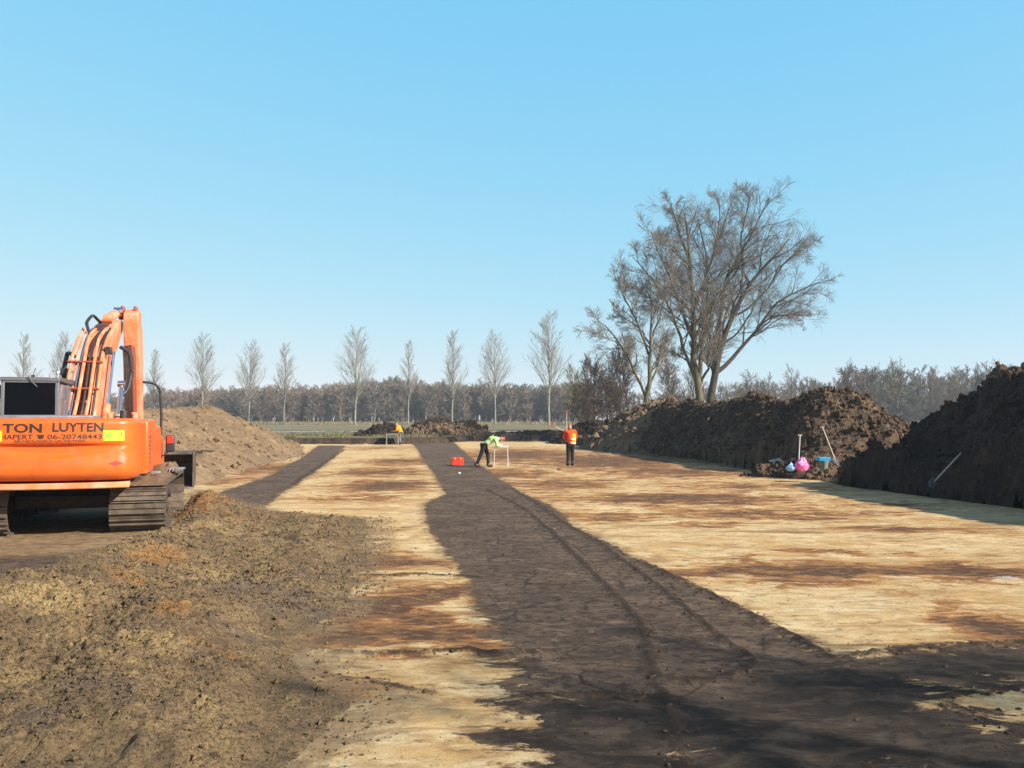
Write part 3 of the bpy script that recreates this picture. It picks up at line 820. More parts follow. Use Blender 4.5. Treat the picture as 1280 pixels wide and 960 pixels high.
def solo(label, u, vt, Y, seed, bm_, tm, wide=1.0, group=None, name='bare_tree', **kw):
    p = AT(u, 528, Y); z0 = float(field_z(np.array([p[0]]), np.array([Y]))[0]); top = AT(u, vt, Y)[2]
    (a, b) = bushy_mesh(seed, 12, **kw)
    o = empty(name, (p[0], Y, z0 - .05), seed * .7); s = (top - z0) / 11.6; o.scale = (s * wide, s * wide, s)
    link('trunk', np_mesh('trunk', *a, True), bm_, o); link('crown', np_mesh('crown', *b), tm, o)
    tag(o, label, 'bush' if 'bush' in name else 'tree', group)
    return o


def build_other_trees():
    g1 = 'dense low trees beside the big bare trees'
    solo('yellow-green willow between the biggest poplar and the dark thicket', 716, 450, 150, 201, M_bark, M_willow, .80, g1, dens=(10, 8, 7), clear=.06)
    solo('dark reddish bushy tree with a rounded top at the left end of the dark thicket', 742, 436, 112, 202, M_barkdk, M_twigdk, .9, g1, dens=(13, 9, 8), clear=.06, rt=.026)
    solo('dark bushy tree just left of the slighter forked tree', 774, 412, 105, 203, M_barkdk, M_twigdk, .85, g1, dens=(13, 9, 8), clear=.06, rt=.026)
    solo('dark bushy tree seen between the forked tree and the tallest tree', 836, 438, 104, 204, M_barkdk, M_grey, .9, g1, dens=(12, 9, 7), clear=.06, rt=.025)
    solo('low reddish thicket tree under the leaning left limb of the forked tree', 758, 468, 96, 205, M_barkdk, M_twigdk, 1.15, g1, dens=(13, 9, 8), clear=.05, rt=.026)
    solo('low dark thicket tree at the far foot of the long heap by the red-tipped pole', 728, 478, 100, 208, M_barkdk, M_twigdk, 1.2, g1, dens=(12, 9, 7), clear=.04, rt=.026)
    solo('olive bushy tree behind the trunk of the tallest tree', 868, 448, 110, 206, M_bark, M_olive, .8, g1, dens=(9, 8, 6), clear=.05)
    solo('low olive bush on the right of the dark-trunked tree', 912, 470, 108, 207, M_bark, M_olive, .9, g1, 'bare_bush', dens=(9, 8, 5), clear=.04)
    g2 = 'bare trees along the field edge on the right'
    R_ = [(938, 458, 190, 211, M_grey, 'grey bare tree right beside the long right limbs of the big tree', .9),
          (962, 462, 200, 212, M_olive, 'olive-tinted bare tree, second along the field edge right of the big tree', .8),
          (990, 455, 185, 213, M_grey, 'bare tree rising over the dip in the long dark heap', .75),
          (1018, 462, 190, 214, M_olive, 'low bare tree over the left shoulder of the heap with the pink bag', 1.0),
          (1062, 446, 170, 215, M_twigdk, 'tall dark narrow tree directly above the peak of the long heap', .62),
          (1087, 447, 172, 216, M_twigdk, 'second tall dark tree, squeezed between the dark narrow tree and the round olive tree', .62),
          (1122, 444, 160, 217, M_olive, 'round-crowned olive tree with a clear trunk on the grass between the two right-hand heaps', .85),
          (1163, 454, 175, 218, M_grey, 'grey bare tree above the grass just right of the round-crowned olive tree', .8),
          (1192, 458, 185, 219, M_grey, 'grey bare tree directly above the brown lumpy heap', .9),
          (1222, 452, 190, 220, M_twigdk, 'brownish bare tree just left of the far right black crest', .8),
          (1256, 448, 190, 221, M_grey, 'bare tree at the right edge above the black heap', .9),
          (1300, 440, 190, 222, M_grey, 'bare tree cut by the right edge of the view', .9)]
    for u, vt, Y, sd, m, lab, w in R_:
        solo(lab, u, vt, Y, sd, M_barkdk, m, w, g2, dens=(8, 7, 6), clear=.1 if sd != 217 else .22, rt=.022)
    solo('brown oak bush keeping its dead leaves in front of the left wood', 402, 503, 240, 231, M_barkdk, M_twigdk, .8, None, 'brown_bush', dens=(9, 7, 5), clear=.03, rt=.04)
    solo('small rusty bush at the foot of the wood behind the left heap', 330, 499, 250, 232, M_barkdk, M_twigdk, 1.0, None, 'brown_bush', dens=(9, 7, 5), clear=.03, rt=.04)


def build_wood():
    """the far wood: too many trunks to count, one mass"""
    rng = np.random.default_rng(77)
    var = [bushy_mesh(300 + k, 14, .40, (8, 7, 4), .16 if k < 4 else .05, .05) for k in range(6)]
    Vs, Qs, Cs, off = [], [], [], 0
    def add(k, x, y, s, w, c):
        nonlocal off
        a = rng.uniform(0, 6.28); ca, sa = math.cos(a), math.sin(a)
        for (V, Q) in var[k]:
            X = (V[:, 0] * ca - V[:, 1] * sa) * s * w + x; Yv = (V[:, 0] * sa + V[:, 1] * ca) * s * w + y
            Vs.append(np.column_stack([X, Yv, V[:, 2] * s + .5])); Qs.append(Q + off); off += len(V); Cs.append(np.full(len(V), c))
    us = np.linspace(-60, 740, 205)
    for u in us:
        for row in range(3):
            Y = 290 + row * 22 + rng.uniform(-11, 11); uu = u + rng.uniform(-5, 5)
            vt = np.interp(uu, [-60, 180, 200, 330, 420, 470, 560, 640, 700, 740], [494, 494, 488, 484, 481, 473, 479, 482, 482, 476]) + rng.normal() * 3.5
            h = H + (524 - vt) / FPX * Y - .5
            add(rng.integers(0, 4), (uu - 640) / FPX * Y, Y, h / 12.6, 1.15, np.clip(.5 + .9 * float(vn(np.array([uu / 60.]), np.array([0.5]), 9)[0]) + rng.normal() * .22, 0, 1))
        add(4 + rng.integers(0, 2), (u - 640) / FPX * 288 + rng.uniform(-3, 3), 286 + rng.uniform(-6, 6), rng.uniform(.40, .65), 1.9, rng.uniform(0, .5))
    for u in np.linspace(930, 1400, 95):
        Y = 240 + rng.uniform(-18, 18)
        vt = np.interp(u, [930, 1040, 1060, 1110, 1150, 1200, 1280, 1400], [474, 474, 455, 456, 462, 464, 456, 450]) + rng.normal() * 4
        add(rng.integers(0, 4), (u - 640) / FPX * Y, Y, (H + (524 - vt) / FPX * Y - .5) / 13, 1.0, np.clip(.4 + rng.normal() * .25, 0, 1))
        for yb in (224, 250): add(4 + rng.integers(0, 2), (u - 640) / FPX * yb + rng.uniform(-3, 3), yb + rng.uniform(-6, 6), rng.uniform(.35, .55), 1.8, rng.uniform(0, .5))
    for u in np.linspace(730, 930, 36):
        Y = 200 + rng.uniform(-18, 18)
        add(rng.integers(0, 4), (u - 640) / FPX * Y, Y, rng.uniform(.6, .8), 1.0, np.clip(.4 + rng.normal() * .25, 0, 1))
    me = np_mesh('far_wood', np.concatenate(Vs), np.concatenate(Qs))
    at = me.attributes.new('tint', 'FLOAT', 'POINT'); at.data.foreach_set('value', np.concatenate(Cs).astype(np.float32))
    t = NT('winter_wood'); a = t.attr('tint')
    c = t.mix(t.mr(a, 0, .5, smooth=False), (.150, .128, .092), (.175, .138, .105)); c = t.mix(t.mr(a, .5, 1, smooth=False), c, (.235, .16, .125))
    o = link('far_wood', me, t.done(c, .95, spec=.1)); tag(o, kind='stuff')


def blades(name, pts, hgt, mat, seed, n=5):
    """tufts of rough grass: bent narrow blades"""
    rng = np.random.default_rng(seed); N = len(pts)
    P = np.repeat(pts, n, 0); Hh = np.repeat(hgt, n) * rng.uniform(.5, 1.2, N * n)
    a = rng.uniform(0, 6.28, N * n); lean = rng.uniform(.1, .7, N * n)
    d = np.stack([np.cos(a), np.sin(a), np.zeros_like(a)], 1); s = np.stack([-d[:, 1], d[:, 0], d[:, 2]], 1)
    P = P + d * rng.uniform(0, .12, N * n)[:, None]; w = (.012 + .03 * Hh)[:, None]
    up = np.array([0, 0, 1.])
    mid = P + up * (Hh * .6)[:, None] + d * (Hh * lean * .3)[:, None]; tip = P + up * (Hh * (1 - .3 * lean))[:, None] + d * (Hh * lean)[:, None]
    V = np.stack([P - s * w, P + s * w, mid + s * w * .7, mid - s * w * .7, tip + s * w * .12, tip - s * w * .12], 1).reshape(-1, 3)
    b = np.arange(N * n)[:, None] * 6
    Q = np.concatenate([b + np.array([[0, 1, 2, 3]]), b + np.array([[3, 2, 4, 5]])])
    o = link(name, np_mesh(name, V, Q), mat); tag(o, kind='stuff')


def build_grass():
    rng = np.random.default_rng(55)
    t = NT('rough_grass'); c = t.mix(t.mr(t.noise(.6, 5), .4, .6), (.115, .125, .045), (.25, .205, .115))
    m = t.done(c, .8, spec=.2)
    x = rng.uniform(-30, 12, 26000); y = rng.uniform(66, 105, 26000)
    sd = poly_sd(x, y, TRENCH); k = (sd < -.5) & (fbm(x, y, .22, 3, 15) > -.05)
    x, y = x[k], y[k]; z = field_z(x, y)
    # road lanes stay clear
    k = ~((y > 83) & (y < 110) & (rng.random(len(y)) > .25)); x, y, z = x[k], y[k], z[k]
    blades('rough_grass', np.stack([x, y, z], 1), rng.uniform(.10, .28, len(x)), m, 1)
    # the fallow strip of tall dead grass along the wood and the ledge over the right-hand trench wall
    x = rng.uniform(-120, 60, 9000); y = rng.uniform(205, 285, 9000)
    t2 = NT('dead_grass'); m2 = t2.done(t2.mix(t2.mr(t2.noise(.2, 4), .4, .6), (.30, .24, .14), (.22, .18, .10)), .85, spec=.1)
    blades('dead_grass', np.stack([x, y, field_z(x, y)], 1), rng.uniform(.4, 1.0, len(x)), m2, 2, 4)
    tt = rng.random(2600); px = np.interp(tt, [0, .35, 1], [9.7, 7.3, 4.8]); py = np.interp(tt, [0, .35, 1], [30.5, 40.7, 63])
    px = px + rng.uniform(.25, .9, 2600)
    blades('ledge_grass', np.stack([px, py, ground_z(px, py)], 1), rng.uniform(.05, .16, 2600), m2, 3, 4)


def build_road():
    """pale farm road beyond the far trench edge: a sheet just above the field, with a ditch-dark verge line"""
    def strip(name, y0, y1, dz, mat, x0=-140, x1=3.0, tilt=0.0):
        xs = np.linspace(x0, x1, 120); V = []
        for x in xs:
            w = .5 * math.sin(x * .21) + .3 * math.sin(x * .53)
            for y in (y0 + w + tilt * x, (y0 + y1) / 2 + w * .6 + tilt * x, y1 + w * .4 + tilt * x): V.append((x, y, 0))
        V = np.array(V); V[:, 2] = field_z(V[:, 0], V[:, 1]) + dz
        i = np.arange(len(xs) - 1)[:, None] * 3 + np.arange(2)[None]; i = i.ravel()
        o = link(name, np_mesh(name, V, np.stack([i, i + 3, i + 4, i + 1], 1), True), mat); tag(o, kind='structure')
    t = NT('pale_road'); c = t.mix(t.mr(t.noise(.5, 6, .65), .4, .62), (.33, .30, .27), (.23, .205, .18))
    strip('farm_road', 93, 104, .05, t.done(c, .9, t.bump(t.noise(3, 5), .4, .03), spec=.2))
    t = NT('wet_verge'); c = t.mix(t.mr(t.noise(.8, 5), .4, .6), (.06, .055, .04), (.10, .095, .055))
    strip('road_verge', 104.4, 109, .05, t.done(c, .9, spec=.2))
    t = NT('bare_path'); c = t.mix(t.mr(t.noise(.7, 6, .65), .4, .6), (.27, .24, .205), (.17, .15, .115))
    strip('bare_path', 84, 88.5, .05, t.done(c, .9, spec=.2), x1=-9)
# ------------------------------------------------------------------ solid modelling helper
class MB:
    def __init__(self): self.b = bmesh.new()

    def box(self, c, s, rot=None):
        r = bmesh.ops.create_cube(self.b, size=1)['verts']
        M = Matrix.Translation(c) @ (rot.to_4x4() if rot else Matrix.Identity(4)) @ Matrix.Diagonal((*s, 1))
        bmesh.ops.transform(self.b, matrix=M, verts=r); return self

    def beam(self, p, q, w, h, up=(0, 0, 1)):
        """square bar from p to q: w across, h in the plane of up"""
        p, q = Vector(p), Vector(q); d = (q - p); L = d.length; d.normalize()
        x = d.cross(Vector(up)).normalized(); z = x.cross(d)
        M = Matrix((x, d, z)).transposed()
        return self.box((p + q) / 2, (w, L, h), M)

    def cyl(self, p, q, r, n=16, r2=None):
        p, q = Vector(p), Vector(q); d = q - p
        rot = d.to_track_quat('Z', 'Y').to_matrix().to_4x4()
        bmesh.ops.create_cone(self.b, cap_ends=True, segments=n, radius1=r, radius2=r if r2 is None else r2, depth=d.length, matrix=Matrix.Translation((p + q) / 2) @ rot)
        return self

    def pipe(self, pts, r, n=8):
        P, _ = resample(pts, [r] * len(pts), max(6, len(pts) * 5))
        V, Q = tubes(P[None], np.full((1, len(P)), r), n)
        vs = [self.b.verts.new(v) for v in V]
        for q in Q: self.b.faces.new([vs[i] for i in q])
        self.b.faces.new(vs[:n][::-1]); self.b.faces.new(vs[-n:])
        return self

    def prism(self, prof, x0, x1):
        """outline in the y-z plane pushed from x0 to x1"""
        a = [self.b.verts.new((x0, y, z)) for y, z in prof]; c = [self.b.verts.new((x1, y, z)) for y, z in prof]
        n = len(prof)
        self.b.faces.new(a); self.b.faces.new(c[::-1])
        for i in range(n): self.b.faces.new((a[i], c[i], c[(i + 1) % n], a[(i + 1) % n]))
        return self

    def plate(self, prof, z0, z1):
        """outline in the x-y plane pushed from z0 to z1"""
        a = [self.b.verts.new((x, y, z0)) for x, y in prof]; c = [self.b.verts.new((x, y, z1)) for x, y in prof]
        n = len(prof)
        self.b.faces.new(a[::-1]); self.b.faces.new(c)
        for i in range(n): self.b.faces.new((a[i], a[(i + 1) % n], c[(i + 1) % n], c[i]))
        return self

    def ball(self, c, s, sub=2):
        r = bmesh.ops.create_icosphere(self.b, subdivisions=sub, radius=1)['verts']
        bmesh.ops.transform(self.b, matrix=Matrix.Translation(c) @ Matrix.Diagonal((*s, 1)), verts=r); return self

    def build(self, name, mat, parent=None, bevel=0.0, smooth=True, loc=None):
        bmesh.ops.recalc_face_normals(self.b, faces=self.b.faces)
        me = bpy.data.meshes.new(name); self.b.to_mesh(me); self.b.free()
        if smooth:
            me.polygons.foreach_set('use_smooth', np.full(len(me.polygons), True)); me.set_sharp_from_angle(angle=R(32))
        o = link(name, me, mat, parent, loc)
        if bevel:
            m = o.modifiers.new('edge', 'BEVEL'); m.width = bevel; m.segments = 2; m.limit_method = 'ANGLE'; m.angle_limit = R(35); m.harden_normals = False
        return o


def paint(name, col, rough=.38, dirt=(.20, .13, .075), amt=.55, low=None, fade=None):
    """machine paint: dulled, dusty and chipped"""
    t = NT(name)
    c = t.mix(t.mr(t.noise(1.3, 5, .6), .35, .65), col, tuple(x * .86 for x in col))
    if fade: c = t.mix(t.mr(t.noise(2.3, 5, .6), .40, .65, 0, .75), c, fade)
    c = t.mix(t.mr(t.noise(5, 8, .72, .6), .50, .70, 0, amt), c, dirt)
    c = t.mix(t.mr(t.noise(3.5, 9, .76, .8, t.pos((1, 1, .28))), .55, .66, 0, amt * .8), c, tuple(x * .45 for x in col))
    c = t.mix(t.mr(t.noise(24, 6, .7), .66, .74, 0, .6), c, (.10, .06, .045))
    if low is not None:
        sep = t.n('ShaderNodeSeparateXYZ'); t.put(sep.inputs[0], t.pos())
        c = t.mix(t.math('MULTIPLY', t.mr(sep.outputs[2], low, low + .45, 1, 0), t.mr(t.noise(4, 7, .7), .35, .65, .1, .8)), c, dirt)
    r = t.mr(t.noise(6, 6, .7), .35, .7, rough * .75, rough * 1.5)
    return t.done(c, r, t.bump(t.noise(45, 3), .08, .004))


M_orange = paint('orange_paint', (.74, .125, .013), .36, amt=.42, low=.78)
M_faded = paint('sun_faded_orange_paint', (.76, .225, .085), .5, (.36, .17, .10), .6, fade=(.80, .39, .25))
M_boomdk = paint('red_paint_and_shade', (.34, .055, .018), .45, amt=.4)  # red paint for fittings; its dark tone also paints shade on boom and stick
M_gmetal = plain('grey_machine_metal', (.22, .22, .23), .5, .2, .2, 5, .1, dirt=(.2, .15, .1))
M_black = plain('black_rubber', (.022, .022, .024), .55, 0, .3, 9, .2, dirt=(.12, .09, .065), dirt_amt=.4)
M_chrome = plain('chromed_rod', (.80, .80, .82), .16, 1.0, .05, 3)
M_steel = plain('worn_steel', (.44, .42, .40), .38, .85, .3, 8, .2, dirt=(.17, .11, .07), dirt_amt=.7)
M_track = plain('muddy_track_steel', (.115, .085, .062), .75, .25, .35, 6, .6, dirt=(.20, .135, .08), dirt_amt=.8)
M_under = plain('muddy_undercarriage', (.060, .045, .036), .85, .1, .3, 4, .5, dirt=(.14, .10, .065))
M_bucket = plain('rusty_bucket_steel', (.12, .085, .065), .6, .4, .35, 5, .4, dirt=(.24, .17, .11), dirt_amt=.7)
M_letter = plain('black_lettering', (.035, .020, .016), .5, 0, .1)
M_yellow = plain('yellow_sticker', (.85, .72, .04), .45, 0, .06)
M_green = plain('green_print', (.30, .62, .05), .45, 0, .06)
M_redp = plain('red_print', (.60, .03, .02), .45, 0, .1)
M_seat = plain('dark_seat_cloth', (.03, .028, .03), .8, 0, .2)
M_cabf = plain('grey_cab_frame', (.13, .13, .14), .45, .05, .12, 4, .05, dirt=(.3, .24, .18), dirt_amt=.4)
M_cabp = plain('dark_cab_paint', (.10, .10, .105), .45, .05, .12, 4, .05, dirt=(.3, .24, .18), dirt_amt=.4)


def glass(name, col, rough=.03, alpha_tr=.6):
    t = NT(name)
    t.bs.inputs['Transmission Weight'].default_value = alpha_tr
    t.bs.inputs['IOR'].default_value = 1.15
    return t.done(col, t.mr(t.noise(6, 6, .7), .45, .75, rough, rough + .12), spec=.25)


M_glass = glass('tinted_cab_glass', (.006, .008, .012))
M_sideglass = glass('pale_side_glass', (.42, .47, .52), .05, .7)
M_lampred = plain('red_reflector', (.70, .04, .03), .3, 0, .1)


def text_mesh(body, width, height, bold=.012):
    """the lettering as a flat mesh fitted to a width and a height, centred on the origin in x-z"""
    cu = bpy.data.curves.new('lettering', 'FONT'); cu.body = body; cu.size = 1; cu.offset = bold; cu.fill_mode = 'FRONT'; cu.resolution_u = 3
    ob = bpy.data.objects.new('lettering', cu); COL.objects.link(ob)
    dg = bpy.context.evaluated_depsgraph_get(); dg.update()
    me = bpy.data.meshes.new_from_object(ob.evaluated_get(dg)); bpy.data.objects.remove(ob); bpy.data.curves.remove(cu)
    co = np.empty(len(me.vertices) * 3, np.float32); me.vertices.foreach_get('co', co); co = co.reshape(-1, 3)
    mn, mx = co.min(0), co.max(0)
    x = (co[:, 0] - (mn[0] + mx[0]) / 2) / (mx[0] - mn[0]) * width; z = (co[:, 1] - (mn[1] + mx[1]) / 2) / (mx[1] - mn[1]) * height
    return me, x, z


TAIL = 2.75            # tail swing radius
def cw_radius(x, z):
    """how far the skin of the counterweight lies from the slewing axis"""
    lip = 1.40 + .19 * (x / 1.15) ** 2
    line = 1.605
    rec = np.clip((line - lip) / .20, 0, 1) * .085
    r = TAIL - rec * sstep(line + .012, line - .05, z) * (1 - sstep(lip + .03, lip - .06, z) * .85)
    r = r + .035 * sstep(1.5, 1.2, z) * sstep(.98, 1.2, z)
    top, bot = 2.015, .99
    r = r - .10 * np.clip(1 - np.sqrt(np.clip(1 - np.clip((z - (top - .10)) / .10, 0, 1) ** 2, 0, 1)), 0, 1)
    r = r - .14 * np.clip(1 - np.sqrt(np.clip(1 - np.clip(((bot + .14) - z) / .14, 0, 1) ** 2, 0, 1)), 0, 1)
    return r


def cw_point(x, z, lift=0.0):
    """point on the counterweight skin: x is the arc length from the middle"""
    x = np.asarray(x, float); z = np.asarray(z, float)
    r = cw_radius(x, z) + lift
    a = x / TAIL * .62                       # flatter than the swing circle
    Rb = TAIL / .62
    return np.stack([(Rb - TAIL + r) * np.sin(a), -((Rb - TAIL + r) * np.cos(a) - (Rb - TAIL)), z], -1)


def build_counterweight(root):
    W = 1.28; nx, nz = 90, 60
    xs = np.linspace(-W, W, nx); zs = np.concatenate([np.linspace(.99, 1.15, 12), np.linspace(1.17, 1.88, nz - 26), np.linspace(1.9, 2.015, 14)])
    nz = len(zs)
    X, Z = np.meshgrid(xs, zs)
    P = cw_point(X.ravel(), Z.ravel())
    # rounded vertical corners
    e = np.clip((np.abs(X.ravel()) - (W - .30)) / .30, 0, 1)
    P[:, 1] += .30 * (1 - np.sqrt(1 - e ** 2 * .985)); P[:, 0] -= np.sign(X.ravel()) * .035 * e ** 3
    bm = bmesh.new(); vs = [bm.verts.new(p) for p in P]
    for j in range(nz - 1):
        for i in range(nx - 1):
            k = j * nx + i; bm.faces.new((vs[k], vs[k + 1], vs[k + nx + 1], vs[k + nx]))
    yf = -1.75
    front = {}
    def fr(k):
        if k not in front: front[k] = bm.verts.new((vs[k].co.x, yf, vs[k].co.z))
        return front[k]
    border = [i for i in range(nx)] + [j * nx + nx - 1 for j in range(1, nz)] + [(nz - 1) * nx + i for i in range(nx - 2, -1, -1)] + [j * nx for j in range(nz - 2, 0, -1)]
    for a, b in zip(border, border[1:] + border[:1]): bm.faces.new((vs[b], vs[a], fr(a), fr(b)))
    bm.faces.new([fr(k) for k in border])
    bmesh.ops.recalc_face_normals(bm, faces=bm.faces)
    me = bpy.data.meshes.new('counterweight'); bm.to_mesh(me); bm.free()
    me.polygons.foreach_set('use_smooth', np.full(len(me.polygons), True)); me.set_sharp_from_angle(angle=R(40))
    cw = link('counterweight', me, M_orange, root)
    # writing and stickers follow the curve of the skin
    def on_skin(name, me, x, z, x0, z0, mat, lift=.004):
        co = cw_point(x + x0, z + z0, lift); me.vertices.foreach_set('co', co.astype(np.float32).ravel()); me.update()
        me.materials.clear(); return link(name, me, mat, cw)
    def word(s, w, h, x0, z0, bold=.012, lift=.004): me, x, z = text_mesh(s, w, h, bold); on_skin('lettering', me, x, z, x0, z0, M_letter, lift)
    word('TON', .58, .150, -.44, 1.855, .028)
    word('LUYTEN', .75, .150, .375, 1.868, .028)
    word('HAPERT', .48, .078, -.52, 1.715, .012)
    word('06-20748443', .80, .078, .33, 1.715, .012)
    word('ARCHEOLOGISCH GRONDWERK', 1.06, .042, -.03, 1.645, .008)
    # little telephone
    b = MB(); b.box((0, 0, -.012), (.07, .004, .035)); b.box((0, 0, .024), (.095, .004, .018)); b.box((-.04, 0, .012), (.018, .004, .02)); b.box((.04, 0, .012), (.018, .004, .02)); b.box((0, 0, .006), (.03, .004, .02))
    o = b.build('telephone_symbol', M_letter, cw, smooth=False)
    co = np.empty(len(o.data.vertices) * 3, np.float32); o.data.vertices.foreach_get('co', co); co = co.reshape(-1, 3)
    q = cw_point(co[:, 0] - .165, co[:, 2] + 1.715, .0); q[:, 1] -= .004 + (co[:, 1] < 0) * .003; o.data.vertices.foreach_set('co', q.astype(np.float32).ravel()); o.data.update()
    def sheet(name, x0, x1, z0, z1, mat, par, lift):
        xs = np.linspace(x0, x1, 8); zs = np.linspace(z0, z1, 3); X, Z = np.meshgrid(xs, zs)
        P = cw_point(X.ravel(), Z.ravel(), lift); i = (np.arange(2)[:, None] * 8 + np.arange(7)[None]).ravel()
        return link(name, np_mesh(name, P, np.stack([i, i + 1, i + 9, i + 8], 1)), mat, par)
    for x0, x1, flip in ((.745, 1.065, 1), (-1.065, -.735, -1)):
        s = sheet('sticker', x0, x1, 1.645, 1.815, M_yellow, cw, .006)
        m = (x0 + x1) / 2
        sheet('sticker_print', *((x0 + .02, m - .02) if flip > 0 else (m + .03, x1 - .02)), 1.675, 1.775, M_green, s, .009)
        sheet('sticker_print', *((x1 - .045, x1 - .03) if flip > 0 else (x0 + .03, x0 + .045)), 1.72, 1.79, M_letter, s, .009)
    d = np.array([(-.11, 0), (0, .045), (.11, 0), (0, -.045)])
    P = cw_point(d[:, 0] + .94, d[:, 1] + 1.27, .006); link('emblem', np_mesh('emblem', P, np.array([[0, 3, 2, 1]])), M_redp, cw)
    # lower rear skirt under the counterweight
    b = MB(); prof = []
    for a in np.linspace(-.30, .26, 20): prof.append((TAIL / .62 * math.sin(a) , -(TAIL / .62 * math.cos(a) - (TAIL / .62 - TAIL)) + .06))
    prof += [(1.05, -1.6), (-1.2, -1.6)]
    b.plate(prof, .855, .955).build('rear_skirt', M_faded, root, .02)


def build_excavator():
    base = empty('excavator', (-8.25, 16.45, -.05), R(17))
    tag(base, 'orange crawler excavator parked on the left with its boom raised', 'excavator')
    # ---- undercarriage
    for sx in (-1, 1):
        xc = sx * 1.22; n = 46; rr, hl = .40, 1.72; zc = .46
        per = 4 * hl + 2 * math.pi * rr
        b = MB()
        for k in range(n):
            s = k / n * per
            if s < 2 * hl: p = (-hl + s, -rr); a = 0
            elif s < 2 * hl + math.pi * rr: t = (s - 2 * hl) / rr; p = (hl + rr * math.sin(t), -rr * math.cos(t)); a = t
            elif s < 4 * hl + math.pi * rr: q = s - 2 * hl - math.pi * rr; p = (hl - q, rr); a = math.pi
            else: t = (s - 4 * hl - math.pi * rr) / rr; p = (-hl - rr * math.sin(t), rr * math.cos(t)); a = math.pi + t
            M = Matrix.Rotation(a, 3, 'X'); c = Vector((xc, p[0], zc + p[1])); out = M @ Vector((0, 0, -1)); fw = M @ Vector((0, 1, 0))
            b.box(c, (.90, per / n * .93, .03), M)
            b.box(c + out * .032 + fw * .06, (.90, .018, .045), M).box(c + out * .026 - fw * .03, (.90, .014, .028), M)
        tr = b.build('track', M_track, base, 0, False)
        b = MB(); b.box((xc, 0, .46), (.34, 2 * hl - .2, .34)); b.box((xc, 0, .66), (.5, 1.6, .10)); b.build('track_frame', M_under, tr, .02)
        for yy in (-hl, hl):
            b = MB().cyl((xc - .12, yy, zc), (xc + .12, yy, zc), .36, 24).cyl((xc - .22, yy, zc), (xc + .22, yy, zc), .14, 16)
            b.build('sprocket' if yy < 0 else 'idler', M_under, tr, .01)
        for k in range(7): MB().cyl((xc - .2, -1.3 + k * .43, .16), (xc + .2, -1.3 + k * .43, .16), .10, 14).build('roller', M_under, tr)
        # caked earth lying on the upper run
        xs = np.linspace(-.42, .42, 22); ys = np.linspace(-2.0, 1.9, 80); X, Y = np.meshgrid(xs, ys); x, y = X.ravel(), Y.ravel()
        hz = (.10 + .20 * clods(x + sx * 9, y, 2.6, 5) + .12 * fbm(x + sx * 5, y, 3, 4, 6)) * np.clip((.44 - np.abs(x)) / .15, 0, 1) * np.clip((2.0 - np.abs(y)) / .3, 0, 1)
        i = (np.arange(79)[:, None] * 22 + np.arange(21)[None]).ravel()
        link('caked_earth', np_mesh('caked_earth', np.stack([x + xc, y, zc + rr + .0 + hz - .06 * np.clip(np.abs(y) - 1.7, 0, 1)], 1), np.stack([i, i + 1, i + 23, i + 22], 1), True), M_far, tr)
    b = MB(); b.box((0, 0, .60), (1.7, 1.3, .30)); b.box((0, .8, .5), (1.9, .28, .24)); b.box((0, -.8, .5), (1.9, .28, .24)); b.build('undercarriage_frame', M_under, base, .03)
    MB().cyl((0, 0, .72), (0, 0, .92), .66, 36).build('slewing_ring', M_under, base)
    # ---- upper structure, slewed a little against the tracks
    up = Matrix.Rotation(R(0), 4, 'Z')
    raise_ = Matrix.Translation((0, 0, 1.4)) @ Matrix.Diagonal((1, 1, .805, 1)) @ Matrix.Translation((0, 0, -1.4))
    n0 = set(bpy.data.objects)
    build_upper(base)
    for o in set(bpy.data.objects) - n0:
        if o.parent == base: o.matrix_basis = up @ (raise_ if o.name.split('.')[0] in ('boom', 'stick', 'stick_cylinder', 'boom_cylinder', 'adjusting_cylinder') else Matrix.Identity(4)) @ o.matrix_basis
    return base


